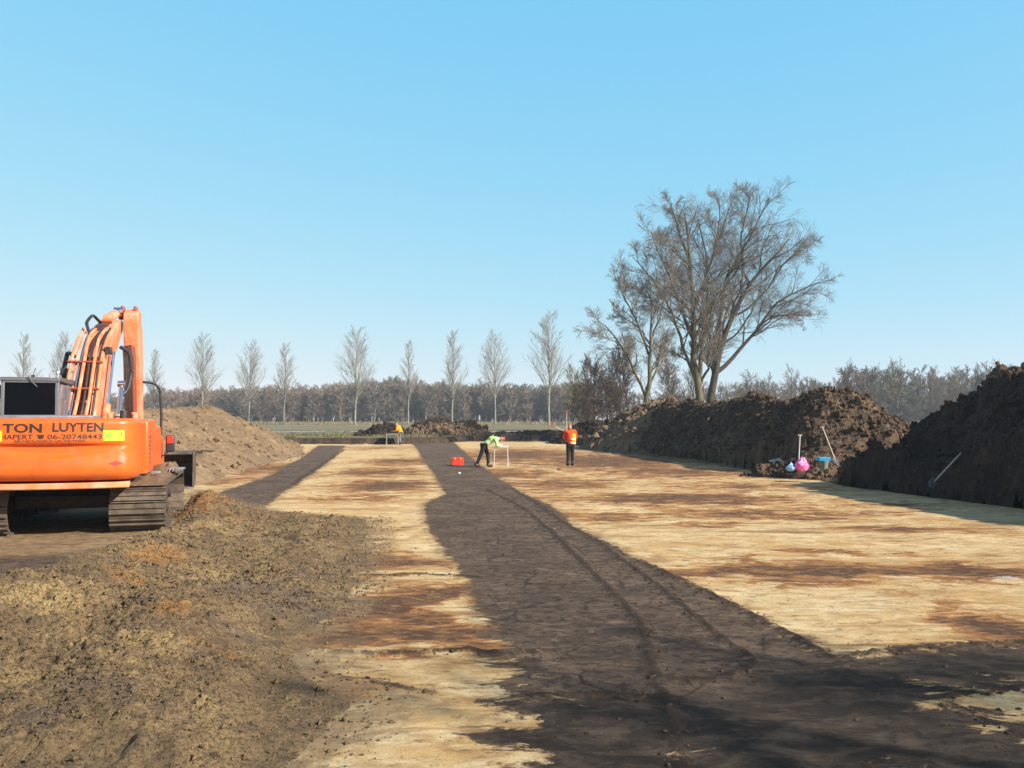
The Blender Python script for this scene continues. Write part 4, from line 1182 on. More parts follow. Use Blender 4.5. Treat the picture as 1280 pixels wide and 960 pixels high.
def build_upper(base):
    build_counterweight(base)
    MB().box((0, -.1, .955), (2.5, 3.4, .10)).build('revolving_frame', M_under, base, .02)
    # engine house and side cabinets
    b = MB(); b.prism([(-1.74, 1.02), (-1.74, 1.97), (-1.60, 2.0), (-.62, 2.0), (-.55, 1.92), (-.55, 1.02)], -1.33, 1.33); b.build('engine_housing', M_orange, base, .035)
    b = MB(); b.prism([(-.54, 1.02), (-.54, 1.88), (.40, 1.88), (.62, 1.70), (1.25, 1.62), (1.30, 1.02)], .50, 1.33); b.build('right_side_tank', M_orange, base, .05)
    b = MB(); b.prism([(-.54, 1.02), (-.54, 1.40), (-.30, 1.40), (-.30, 1.02)], -1.33, .45); b.build('centre_cover', M_boomdk, base, .02)
    b = MB(); b.box((-.35, -1.15, 2.03), (1.5, .95, .07)); b.build('engine_hood', M_gmetal, base, .025)
    b = MB(); b.box((.1, -.75, 2.055), (.28, .3, .05)); b.build('hood_grille', M_boomdk, base, .01)
    # small vertical writing and grille slots on the right side panel
    for k, (w, h) in enumerate(((.07, .05), (.09, .03), (.03, .05), (.08, .03), (.05, .04), (.02, .05), (.02, .05))): MB().box((1.333, -1.45 + (k % 2) * .05, 1.68 - k * .075), (.006, w, h)).build('side_mark', M_letter, base, 0, False)
    b = MB().cyl((.82, -.95, 1.95), (.82, -.95, 2.16), .065, 18); b.build('exhaust_pipe', M_black, base)
    for x, y in ((.62, -1.2), (1.05, -1.25)): MB().cyl((x, y, 1.99), (x, y, 2.10), .05, 14).box((x, y, 2.11), (.12, .05, .03)).build('lifting_eye', M_faded, base, .008)
    # ---- step with a toothed tread on the right
    b = MB(); b.box((1.33, -.7, 1.01), (.30, .9, .05)); st = b.build('side_step', M_gmetal, base, .008)
    b = MB(); b.box((1.62, .1, 1.02), (.40, .42, .03))
    for k in range(7): b.box((1.45 + k * .055, -.115, 1.0), (.028, .02, .06))
    b.build('step_tread', M_steel, st, .003)
    # ---- handrail and mirror on the right
    MB().pipe([(1.28, .9, 1.55), (1.30, .88, 2.05), (1.27, .80, 2.62), (1.18, .70, 2.74), (.95, .70, 2.76)], .026, 8).build('handrail', M_black, base)
    mr = MB().box((1.50, .6, 1.50), (.17, .07, .34)).build('mirror', M_black, base, .03)
    MB().box((1.50, .553, 1.58), (.12, .02, .15)).build('reflector', M_lampred, mr, .006)
    MB().pipe([(1.33, .6, 1.25), (1.42, .6, 1.28), (1.50, .6, 1.42)], .018, 6).build('mirror_arm', M_black, mr)
    # ---- cab
    x0, x1, y0, y1, z0, z1 = -1.33, -.36, -.46, 1.28, 1.02, 2.76
    b = MB(); b.box(((x0 + x1) / 2, (y0 + y1) / 2, 1.22), (x1 - x0, y1 - y0, .40)); b.box(((x0 + x1) / 2, y0 + .03, 1.72), (x1 - x0, .06, .62))
    cab = b.build('cab', M_cabp, base, .03)
    b = MB()
    for x in (x0 + .035, x1 - .035):
        b.beam((x, y0 + .03, 1.4), (x, y0 + .03, z1 - .02), .06, .06, (0, 1, 0)); b.beam((x, .42, 1.4), (x, .42, z1 - .02), .05, .07, (0, 1, 0))
        b.pipe([(x, y1 - .03, 1.4), (x, y1 - .06, 2.1), (x, y1 - .30, 2.62), (x, y1 - .55, z1 - .05)], .03, 8)
    b.beam((x0, y0 + .03, z1 - .05), (x1, y0 + .03, z1 - .05), .06, .07); b.beam((x0, y0 + .03, 2.05), (x1, y0 + .03, 2.05), .06, .06)
    b.build('cab_frame', M_cabf, cab, .008)
    b = MB(); b.prism([(y0 - .02, z1 - .05), (y0 + .02, z1 + .02), (.9, z1 + .03), (1.12, z1 - .06), (1.10, z1 - .09)], x0 - .015, x1 + .015); b.build('cab_roof', M_cabp, cab, .015)
    MB().box(((x0 + x1) / 2, y0 + .02, 2.38), (x1 - x0 - .14, .012, .62)).build('rear_window', M_glass, cab)
    for x, m in ((x1 - .02, M_sideglass), (x0 + .02, M_sideglass)):
        b = MB(); b.prism([(y0 + .09, 1.45), (y0 + .09, z1 - .1), (.38, z1 - .1), (.38, 1.45)], x - .006, x + .006); b.build('side_window', m, cab, 0, False)
        b = MB(); b.prism([(.46, 1.45), (.46, z1 - .1), (.68, z1 - .1), (.95, 2.58), (1.17, 2.1), (1.2, 1.45)], x - .006, x + .006); b.build('side_window', m, cab, 0, False)
    b = MB(); b.box((-.85, .25, 1.55), (.50, .50, .14)); b.box((-.85, .02, 1.95), (.48, .14, .78)); b.box((-.85, .0, 2.42), (.30, .12, .22)); b.build('driver_seat', M_seat, cab, .04)
    MB().box((-.85, y0 + .05, 2.66), (.78, .02, .10)).build('sun_blind', M_seat, cab)
    MB().box((-.62, .36, 2.10), (.36, .16, .62)).build('headrest_screen', M_seat, cab, .05)
    wp = MB().pipe([(-.88, y0 - .03, z1 + .05), (-.80, y0 - .035, z1 - .08), (-.72, y0 - .03, z1 - .16)], .012, 6).build('wiper', M_black, cab)
    MB().pipe([(-.50, y0 + .01, z1), (-.50, y0 + .01, z1 + .12), (-.44, y0 + .01, z1 + .15), (-.38, y0 + .01, z1 + .12), (-.38, y0 + .01, z1)], .014, 6).build('roof_rail', M_chrome, cab)
    MB().cyl((-.9, .0, z1 + .02), (-.9, .0, z1 + .08), .03, 10).cyl((-.9, 0, z1 + .08), (-.86, 0, z1 + .22), .006, 6).build('aerial', M_black, cab)
    b = MB(); b.box((-1.47, .1, 2.52), (.05, .20, .26)); b.box((-1.40, .1, 2.5), (.1, .03, .03)); b.build('cab_mirror', M_black, cab, .02)
    # ---- boom: a box beam rising from the foot, bent at mid length, with the stick folding down in front
    foot = Vector((0, .55, 1.62)); knee = Vector((0, 2.05, 4.05)); tip = Vector((0, 4.05, 4.98))
    bw = .50
    b = MB(); b.prism([(.25, 1.40), (.80, 1.30), (1.55, 2.35), (2.40, 3.55), (3.30, 4.12), (4.15, 4.80), (4.15, 5.04), (3.9, 5.10), (3.0, 4.78), (1.95, 4.28), (1.45, 3.80), (.75, 2.60)], -.34, .10)
    boom = b.build('boom', M_faded, base, .025)
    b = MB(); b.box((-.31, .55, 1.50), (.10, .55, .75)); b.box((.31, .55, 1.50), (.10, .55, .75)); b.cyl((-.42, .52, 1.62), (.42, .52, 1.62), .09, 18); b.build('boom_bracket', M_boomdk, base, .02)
    MB().prism([(.72, 2.66), (1.38, 3.76), (1.41, 3.74), (.75, 2.64)], -.335, .0).prism([(.33, 1.56), (.70, 2.56), (.74, 2.54), (.37, 1.54)], -.335, .0).build('boom_shade_plate', M_boomdk, boom)  # dark red plates stand in for the shadow between the pipes
    # steel pipes and rubber hoses along the back and the left flank of the boom
    back = [Vector(p) for p in ((0, .30, 1.52), (0, .66, 2.52), (0, 1.38, 3.82), (0, 1.88, 4.30), (0, 2.6, 4.62))]
    for k, (dx, r, m, off) in enumerate(((-.46, .032, M_faded, -.05), (-.38, .030, M_faded, .03), (-.31, .022, M_chrome, .0), (-.22, .034, M_faded, -.09), (-.11, .026, M_black, -.06), (-.03, .032, M_faded, -.08), (.07, .024, M_black, -.05))):
        rng = random.Random(k)
        pts = [(p.x + dx + rng.uniform(-.02, .02), p.y - .06 + off, p.z + rng.uniform(-.02, .05)) for p in back]
        pts[0] = (dx * 1.2 - .05, .05, 1.45)
        MB().pipe(pts, r, 8).build('hydraulic_hose' if m is M_black else 'hydraulic_pipe', m, boom)
    for zq, yq in ((2.1, .40), (2.9, .78), (3.6, 1.16)): MB().box((-.20, yq - .05, zq), (.66, .05, .07), Matrix.Rotation(R(60), 3, 'X')).build('pipe_clamp', M_boomdk, boom, .008)
    MB().pipe([(-.42, 1.3, 3.75), (-.60, 1.5, 3.9), (-.66, 1.5, 3.4), (-.58, 1.2, 2.9), (-.48, .9, 2.7)], .045, 8).build('hydraulic_hose', M_black, boom)
    MB().pipe([(.34, 2.0, 4.10), (.52, 2.1, 3.95), (.56, 2.15, 3.45), (.50, 2.1, 2.95), (.36, 2.0, 2.75)], .05, 8).build('hydraulic_hose', M_black, boom)
    MB().pipe([(-.25, 2.0, 4.35), (-.38, 2.2, 4.75), (-.30, 2.5, 5.02), (-.2, 2.9, 4.85)], .035, 8).build('hydraulic_hose', M_black, boom)
    b = MB(); b.box((-.60, 1.25, 3.35), (.14, .12, .18)); b.box((-.5, 1.25, 3.35), (.12, .03, .03)); b.build('work_lamp', M_black, boom, .02)
    # boom rams on both flanks
    for sx in (-1, 1):
        a = Vector((sx * .40, 1.15, 1.30)); c = Vector((sx * .36, 2.12, 3.10)); mid = a.lerp(c, .52)
        cy = MB().cyl(a, mid, .085, 18).cyl(a - Vector((.07 * sx, 0, 0)), a + Vector((.07 * sx, 0, 0)), .12, 16).build('boom_cylinder', M_faded, base)
        MB().cyl(mid, c, .048, 14).cyl(c - Vector((.07, 0, 0)), c + Vector((.07, 0, 0)), .09, 14).build('piston_rod', M_chrome, cy)
    MB().box((.16, 1.62, 3.95), (.14, .14, .20)).build('valve_block', M_black, boom, .02)
    # stick, coming down beyond the boom to the bucket
    stt = MB(); stt.prism([(3.75, 5.25), (4.05, 5.42), (4.40, 5.30), (4.85, 4.30), (5.18, 1.75), (5.0, 1.55), (4.75, 1.62), (4.15, 3.9), (3.80, 4.75)], .15, .48)
    stick = stt.build('stick', M_faded, base, .02)
    b = MB(); vs = []                                  # added slanting plate, shaped and darkened to give the stick a shaded face
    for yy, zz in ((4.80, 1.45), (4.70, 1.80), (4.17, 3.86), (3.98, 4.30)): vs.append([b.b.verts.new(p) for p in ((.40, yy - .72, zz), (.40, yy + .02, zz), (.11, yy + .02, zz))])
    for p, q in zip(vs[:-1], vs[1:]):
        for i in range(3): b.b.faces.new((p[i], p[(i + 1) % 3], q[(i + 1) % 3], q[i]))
    b.b.faces.new(vs[0]); b.b.faces.new(vs[-1]); b.build('stick_shade_plate', M_boomdk, stick, .01)
    a, c = Vector((0.02, 2.45, 4.90)), Vector((.02, 3.98, 5.36)); mid = a.lerp(c, .62)
    cy = MB().cyl(a, mid, .105, 20).cyl(a - Vector((.09, 0, 0)), a + Vector((.09, 0, 0)), .13, 16).build('stick_cylinder', M_faded, base)
    MB().cyl(mid, c, .055, 14).cyl(c - Vector((.1, 0, 0)), c + Vector((.1, 0, 0)), .10, 14).build('piston_rod', M_chrome, cy)
    a, c = Vector((.12, 3.35, 2.0)), Vector((.12, 3.2, 3.6))
    # middle ram with its bright rod, seen between boom and stick
    a, c = Vector((.20, .95, 1.72)), Vector((.20, 2.0, 3.95)); mid = a.lerp(c, .36)
    cy = MB().cyl(a, mid, .075, 18).box(a, (.2, .16, .26)).build('adjusting_cylinder', M_faded, base, .01)
    MB().cyl(mid, c, .042, 14).build('piston_rod', M_chrome, cy)
    b = MB(); b.cyl((.02, 4.02, 5.2), (.46, 4.02, 5.2), .10, 18); b.box((.10, 4.1, 5.40), (.07, .3, .22)); b.box((.38, 4.1, 5.40), (.07, .3, .22)); b.build('stick_head', M_boomdk, stick, .015)
    b = MB(); b.beam((.14, 4.9, 2.05), (.14, 5.35, 1.55), .05, .12); b.beam((.34, 4.9, 2.05), (.34, 5.35, 1.55), .05, .12); b.build('bucket_link', M_boomdk, stick, .01)
    # ---- wide ditching bucket hanging mouth towards the machine
    prof = []
    for a in np.linspace(-25, 215, 18): prof.append((5.55 + .40 * math.cos(R(a)), .78 + .40 * math.sin(R(a))))
    outer = [(5.05, 1.14), (5.35, 1.19), (5.70, 1.12), (5.95, .86), (5.92, .52), (5.60, .30), (5.02, .26)]
    inner = [(5.04, .29), (5.57, .34), (5.86, .55), (5.88, .84), (5.66, 1.07), (5.35, 1.14), (5.06, 1.10)]
    b = MB(); b.prism(outer + inner, -.32, 1.68); bk = b.build('bucket', M_bucket, base, .008)
    for x in (-.33, 1.665): MB().prism([(5.03, 1.16), (5.35, 1.21), (5.71, 1.14), (5.97, .86), (5.94, .50), (5.60, .28), (5.0, .24)], x, x + .03).build('side_plate', M_bucket, bk, .005)
    MB().box((.68, 5.0, .26), (2.0, .14, .03)).build('cutting_edge', M_steel, bk, .004)
    b = MB(); b.box((.13, 5.35, 1.36), (.05, .4, .36)); b.box((.37, 5.35, 1.36), (.05, .4, .36)); b.build('bucket_ear', M_bucket, bk, .01)
# ------------------------------------------------------------------ people
def skin(name, verts, edges, mat, parent, sub=2):
    """one continuous surface grown round a jointed skeleton; verts are (x, y, z, radius[, radius2])"""
    me = bpy.data.meshes.new(name); me.from_pydata([v[:3] for v in verts], edges, [])
    ob = bpy.data.objects.new(name, me); COL.objects.link(ob)
    md = ob.modifiers.new('skin', 'SKIN'); md.use_smooth_shade = True
    if not me.skin_vertices: me.skin_vertices.new()
    for k, v in enumerate(verts):
        s = me.skin_vertices[0].data[k]; s.radius = (v[3], v[4] if len(v) > 4 else v[3]); s.use_root = (k == 0)
    sb = ob.modifiers.new('sub', 'SUBSURF'); sb.levels = sb.render_levels = sub
    dg = bpy.context.evaluated_depsgraph_get(); dg.update()
    m2 = bpy.data.meshes.new_from_object(ob.evaluated_get(dg)); bpy.data.objects.remove(ob); bpy.data.meshes.remove(me)
    m2.polygons.foreach_set('use_smooth', np.full(len(m2.polygons), True)); m2.materials.clear()
    return link(name, m2, mat, parent)


class Fig:
    def __init__(self): self.v, self.e, self.i = [], [], {}
    def j(self, nm, p, r, par=None, r2=None):
        self.i[nm] = len(self.v); self.v.append((*p, r) if r2 is None else (*p, r, r2))
        if par is not None: self.e.append((self.i[par], self.i[nm]))
        return self


def V3(a): return Vector(a)


def hand(f, wrist, elbow, side, tag_):
    """palm, four unequal bent fingers and a thumb continuing the forearm"""
    w, e = V3(wrist), V3(elbow); d = (w - e).normalized()
    s = d.cross(Vector((0, 1, 0))); s = s.normalized() if s.length > .2 else Vector((1, 0, 0)); cv = s.cross(d).normalized()
    f.j(tag_ + 'palm', w + d * .06, .030, tag_ + 'wrist', .018)
    for k, (o, L) in enumerate(((-.030, .066), (-.010, .076), (.010, .072), (.029, .055))):
        a = w + d * .10 + s * o; b = a + d * L * .5 + cv * .012; c = b + d * L * .32 + cv * .03
        f.j(f'{tag_}k{k}', a, .0095, tag_ + 'palm').j(f'{tag_}m{k}', b, .0085, f'{tag_}k{k}').j(f'{tag_}t{k}', c, .007, f'{tag_}m{k}')
    a = w + d * .045 - s * .038; b = a + d * .035 - s * .018 + cv * .015
    f.j(tag_ + 'th', a, .0105, tag_ + 'palm').j(tag_ + 'tt', b, .008, tag_ + 'th')


def cloth(name, col, rough=.8):
    t = NT(name)
    c = t.mix(t.mr(t.noise(7, 5, .6), .35, .65), col, tuple(x * .78 for x in col))
    return t.done(c, rough, t.bump(t.noise(11, 4, .6, .8), .7, .03), spec=.2)


M_skin = plain('skin', (.52, .30, .21), .55, 0, .1)
M_dkcloth = cloth('dark_work_trousers', (.022, .022, .028))
M_redcoat = cloth('red_orange_work_coat', (.85, .085, .02))
M_yelcoat = cloth('yellow_orange_panel', (.95, .42, .03))
M_lime = cloth('lime_vest', (.50, .80, .16))
M_mint = cloth('mint_shirt', (.50, .70, .34))
M_white = cloth('pale_shirt', (.62, .70, .72))
M_orangej = cloth('orange_jacket', (.95, .36, .03))
M_hatred = cloth('red_cap', (.75, .09, .04))
M_hair = cloth('brown_hair', (.07, .04, .025))
M_boot = plain('dark_boots', (.025, .02, .017), .6, 0, .3, 8, .3)
M_refl = plain('reflective_tape', (.72, .74, .70), .35, 0, .05)


def person(label, at, rz, J, coat, legs, coat_r=1.0, hat=None, extra=None, group='field workers'):
    """J: joint positions in metres, feet at z = 0, facing +y"""
    o = empty('person', at, rz); tag(o, label, 'person', group)
    f = Fig()
    f.j('pelvis', J['pelvis'], .125, None, .095)
    f.j('waist', V3(J['pelvis']).lerp(V3(J['chest']), .45), .11, 'pelvis', .085).j('chest', J['chest'], .135, 'waist', .10)
    f.j('collar', J['collar'], .085, 'chest', .07).j('neck', J['neck'], .052, 'collar')
    hd = (V3(J['head']) - V3(J['neck'])).normalized()
    f.j('jaw', V3(J['head']) - hd * .03, .062, 'neck', .075).j('skull', V3(J['head']) + hd * .07, .078, 'jaw', .092).j('crownpt', V3(J['head']) + hd * .125, .05, 'skull')
    face = V3(J['face']).normalized(); side = face.cross(hd).normalized()
    f.j('nose', V3(J['head']) + face * .105 + hd * .01, .011, 'jaw')
    for s, k in ((-1, 'L'), (1, 'R')):
        f.j(k + 'ear', V3(J['head']) + side * s * .085 + hd * .03, .012, 'skull')
        f.j(k + 'sh', J[k + 'sh'], .068, 'collar').j(k + 'elbow', J[k + 'elbow'], .046, k + 'sh').j(k + 'wrist', J[k + 'wrist'], .030, k + 'elbow')
        hand(f, J[k + 'wrist'], J[k + 'elbow'], s, k)
        f.j(k + 'hip', J[k + 'hip'], .092, 'pelvis').j(k + 'knee', J[k + 'knee'], .062, k + 'hip').j(k + 'ankle', J[k + 'ankle'], .044, k + 'knee')
        toe = V3(J[k + 'ankle']) + V3(J.get('toe', (0, 1, 0))) * .11; f.j(k + 'toe', (toe.x, toe.y, .045), .026, k + 'ankle')
    body = skin('body', f.v, f.e, M_skin, o)
    for s in (-1, 1): MB().ball(V3(J['head']) + face * .088 + side * s * .032 + hd * .045, (.011, .011, .011), 1).build('eye', M_letter, body)
    # clothing follows the joints
    g = Fig(); q = coat_r
    g.j('hem', V3(J['hem']), .185 * q, None, .15 * q).j('waist', V3(J['pelvis']).lerp(V3(J['chest']), .45), .165 * q, 'hem', .135 * q).j('chest', J['chest'], .175 * q, 'waist', .145 * q)
    g.j('collar', J['collar'], .115, 'chest', .10).j('throat', V3(J['collar']).lerp(V3(J['neck']), .55), .075, 'collar')
    for k in 'LR':
        w = V3(J[k + 'elbow']).lerp(V3(J[k + 'wrist']), .93)
        g.j(k + 'sh', J[k + 'sh'], .092, 'collar').j(k + 'elbow', J[k + 'elbow'], .070, k + 'sh').j(k + 'w', w, .052, k + 'elbow')
    jacket = skin('jacket', g.v, g.e, coat, o)
    p = Fig(); p.j('pelvis', J['pelvis'], .150, None, .125)
    for k in 'LR':
        a = V3(J[k + 'knee']).lerp(V3(J[k + 'ankle']), .93)
        p.j(k + 'hip', J[k + 'hip'], .112, 'pelvis').j(k + 'knee', J[k + 'knee'], .083, k + 'hip').j(k + 'an', a, .070, k + 'knee')
    skin('trousers', p.v, p.e, legs, o)
    for k in 'LR':
        b = Fig(); an = V3(J[k + 'ankle']); tv = V3(J.get('toe', (0, 1, 0)))
        b.j('shaft', an + Vector((0, 0, .12)), .072, None).j('heel', Vector((an.x, an.y, .055)) - tv * .03, .072, 'shaft').j('toe', Vector((an.x, an.y, .045)) + tv * .19, .060, 'heel')
        skin('boot', b.v, b.e, M_boot, o)
    h = Fig(); c = V3(J['head']) + hd * .085 - face * .012
    h.j('a', c - hd * .02, .098, None, .108).j('b', c + hd * .045, .085, 'a').j('c', c + hd * .07, .04, 'b')
    if hat is not None:
        hh = skin('cap', h.v, h.e, hat, o)
    else:
        hh = skin('hair', h.v, h.e, M_hair, o)
    if extra: extra(o, jacket, J, hd, face, side)
    return o


def gz(x, y): return float(ground_z(np.array([float(x)]), np.array([float(y)]))[0])


def thin_table(label, at, rz, w, d, h, tr=.016, ml=None):
    """light folding drawing table: a thin board on four tube legs"""
    o = empty('drawing_table', at, rz); tag(o, label, 'table', 'drawing tables')
    MB().box((0, 0, h), (w, d, .022)).build('tabletop', M_board if ml is None else ml, o, .004)
    for sx in (-1, 1):
        for sy in (-1, 1): MB().cyl((sx * (w / 2 - .04), sy * (d / 2 - .03), h - .01), (sx * (w / 2 - .01), sy * (d / 2), 0), tr, 10).build('leg', ml or M_legs, o)
    b = MB()
    for sy in (-1, 1): b.cyl((-w / 2 + .04, sy * (d / 2 - .03), h - .05), (w / 2 - .04, sy * (d / 2 - .03), h - .05), tr * .7, 8)
    b.build('rail', ml or M_legs, o)
    return o


M_board = plain('pale_board', (.66, .68, .68), .6, 0, .08)
M_legs = plain('white_tube', (.72, .72, .70), .45, 0, .08)
M_greyt = plain('grey_tube', (.33, .33, .32), .5, 0, .1)
M_pole = plain('pale_wood_handle', (.52, .42, .29), .65, 0, .2)
M_polew = plain('white_rod_paint', (.60, .59, .56), .5, 0, .08)
M_blade = plain('spade_steel', (.20, .19, .18), .45, .7, .3, 9)
M_redbox = plain('red_plastic', (.78, .055, .03), .4, 0, .1)
M_bluebox = plain('blue_plastic', (.03, .30, .52), .4, 0, .12)
M_bucketp = plain('grey_green_bucket', (.20, .20, .15), .6, 0, .2)


def build_people():
    # worker in the long red and yellow coat, back to the camera
    x, y = G(713, 582); z = gz(x, y)
    J = dict(pelvis=(0, 0, .95), chest=(0, -.02, 1.32), collar=(0, 0, 1.46), neck=(0, .02, 1.54), head=(0, .045, 1.60), face=(-.25, 1, -.12), hem=(0, 0, .82),
             Lsh=(-.19, 0, 1.44), Lelbow=(-.27, .08, 1.17), Lwrist=(-.20, .30, 1.24), Rsh=(.19, 0, 1.44), Relbow=(.27, .02, 1.16), Rwrist=(.17, .26, 1.10),
             Lhip=(-.09, 0, .90), Lknee=(-.09, .03, .50), Lankle=(-.10, 0, .09), Rhip=(.09, 0, .90), Rknee=(.10, .05, .50), Rankle=(.11, .03, .09))
    def ex(o, jacket, J, hd, face, side):
        # yellow panel that also paints the sunlit right side of the coat, hood, tape
        g = Fig(); g.j('a', (.085, -.075, .84), .150, None, .125).j('b', (.085, -.08, 1.1), .142, 'a', .12).j('c', (.085, -.08, 1.38), .128, 'b', .11)
        skin('sunlit_coat_panel', g.v, g.e, M_yelcoat, jacket)
        g = Fig(); g.j('a', (-.02, -.085, 1.50), .085, None, .07).j('b', (-.02, -.075, 1.58), .06, 'a'); skin('hood', g.v, g.e, M_redcoat, jacket)
        for zz in (.95, 1.12): MB().box((.07, -.200, zz), (.22, .02, .045)).build('reflective_tape', M_refl, jacket, .006)
    person('standing worker seen from behind in a long red and yellow coat', (x, y, z), R(14), J, M_redcoat, M_dkcloth, 1.12, M_hatred, ex)
    # staffs he holds
    M = Matrix.Rotation(R(14), 4, 'Z')
    o = empty('ranging_pole', (x - .13, y + .31, z)); tag(o, 'thin upright survey pole with a red top held by the worker in the red coat', 'survey pole')
    for k in range(5): MB().cyl((0, 0, k * .44), (0, 0, k * .44 + .44), .010, 10).build('pole_section', (M_polew, M_polew, M_polew, M_legs, M_polew)[k], o)
    MB().cyl((0, 0, 2.2), (0, 0, 2.32), .024, 12).build('red_tip', M_redbox, o)
    o = empty('levelling_staff', (x, y, z)); tag(o, 'white rod with a red end, slanting up from the hands of the red-coated worker', 'survey rod')
    p, q = Vector((.12, .38, 1.28)), Vector((-.66, .62, 1.66))
    MB().cyl(p, q, .014, 10).build('rod', M_polew, o); MB().cyl(q, q + (q - p).normalized() * .13, .032, 12).build('red_end', M_redbox, o)

    # worker bending over the small table (side view, facing right)
    x, y = G(606, 584); z = gz(x, y)
    J = dict(pelvis=(0, -.02, .92), chest=(0, .34, 1.14), collar=(0, .50, 1.17), neck=(0, .58, 1.17), head=(0, .67, 1.16), face=(0, .45, -1), hem=(0, -.015, .90),
             Lsh=(-.17, .47, 1.12), Lelbow=(-.20, .52, .90), Lwrist=(-.12, .72, .90), Rsh=(.17, .47, 1.10), Relbow=(.21, .50, .86), Rwrist=(.10, .72, .90),
             Lhip=(-.09, -.03, .88), Lknee=(-.10, .12, .50), Lankle=(-.11, .14, .09), Rhip=(.09, -.03, .88), Rknee=(.11, -.16, .50), Rankle=(.13, -.34, .09))
    def ex2(o, jacket, J, hd, face, side):
        g = Fig(); g.j('a', (0, .16, 1.06), .172, None, .150).j('b', (0, .30, 1.15), .180, 'a', .150).j('c', (0, .42, 1.18), .165, 'b', .140); skin('vest', g.v, g.e, M_lime, jacket)
        MB().box((0, .22, 1.245), (.22, .04, .02), Matrix.Rotation(R(28), 3, 'X')).build('reflective_tape', M_refl, jacket, .006); MB().box((0, .34, 1.305), (.22, .04, .02), Matrix.Rotation(R(20), 3, 'X')).build('reflective_tape', M_refl, jacket, .006)
    person('worker in a lime vest and dark trousers bending forward over a small white table', (x, y, z), R(-90), J, M_mint, M_dkcloth, .95, M_hatred, ex2)
    thin_table('small white-legged drawing table under the bending worker', (x + .66, y + .05, z), R(2), .60, .46, .84, .009)

    # far worker in orange by the far edge
    x, y = G(501, 555.5); z = gz(x, y)
    J = dict(pelvis=(0, 0, .86), chest=(0, .16, 1.18), collar=(0, .22, 1.30), neck=(0, .27, 1.37), head=(0, .32, 1.42), face=(0, 1, -.6), hem=(0, 0, .74),
             Lsh=(-.18, .2, 1.28), Lelbow=(-.24, .24, 1.02), Lwrist=(-.15, .44, .96), Rsh=(.18, .2, 1.28), Relbow=(.24, .24, 1.02), Rwrist=(.15, .44, .96),
             Lhip=(-.09, 0, .82), Lknee=(-.10, .08, .46), Lankle=(-.10, 0, .09), Rhip=(.09, 0, .82), Rknee=(.10, .10, .46), Rankle=(.11, .06, .09))
    person('distant worker in a bright orange jacket at the far trench edge', (x, y, z), R(80), J, M_orangej, cloth('grey_trousers', (.16, .16, .18)), 1.3, M_hair).scale = (1.1, 1.1, 1.1)
    thin_table('grey frame table in front of the distant orange-jacketed worker', (x - .62, y - .1, z), R(3), .95, .6, .84, .022, M_greyt)


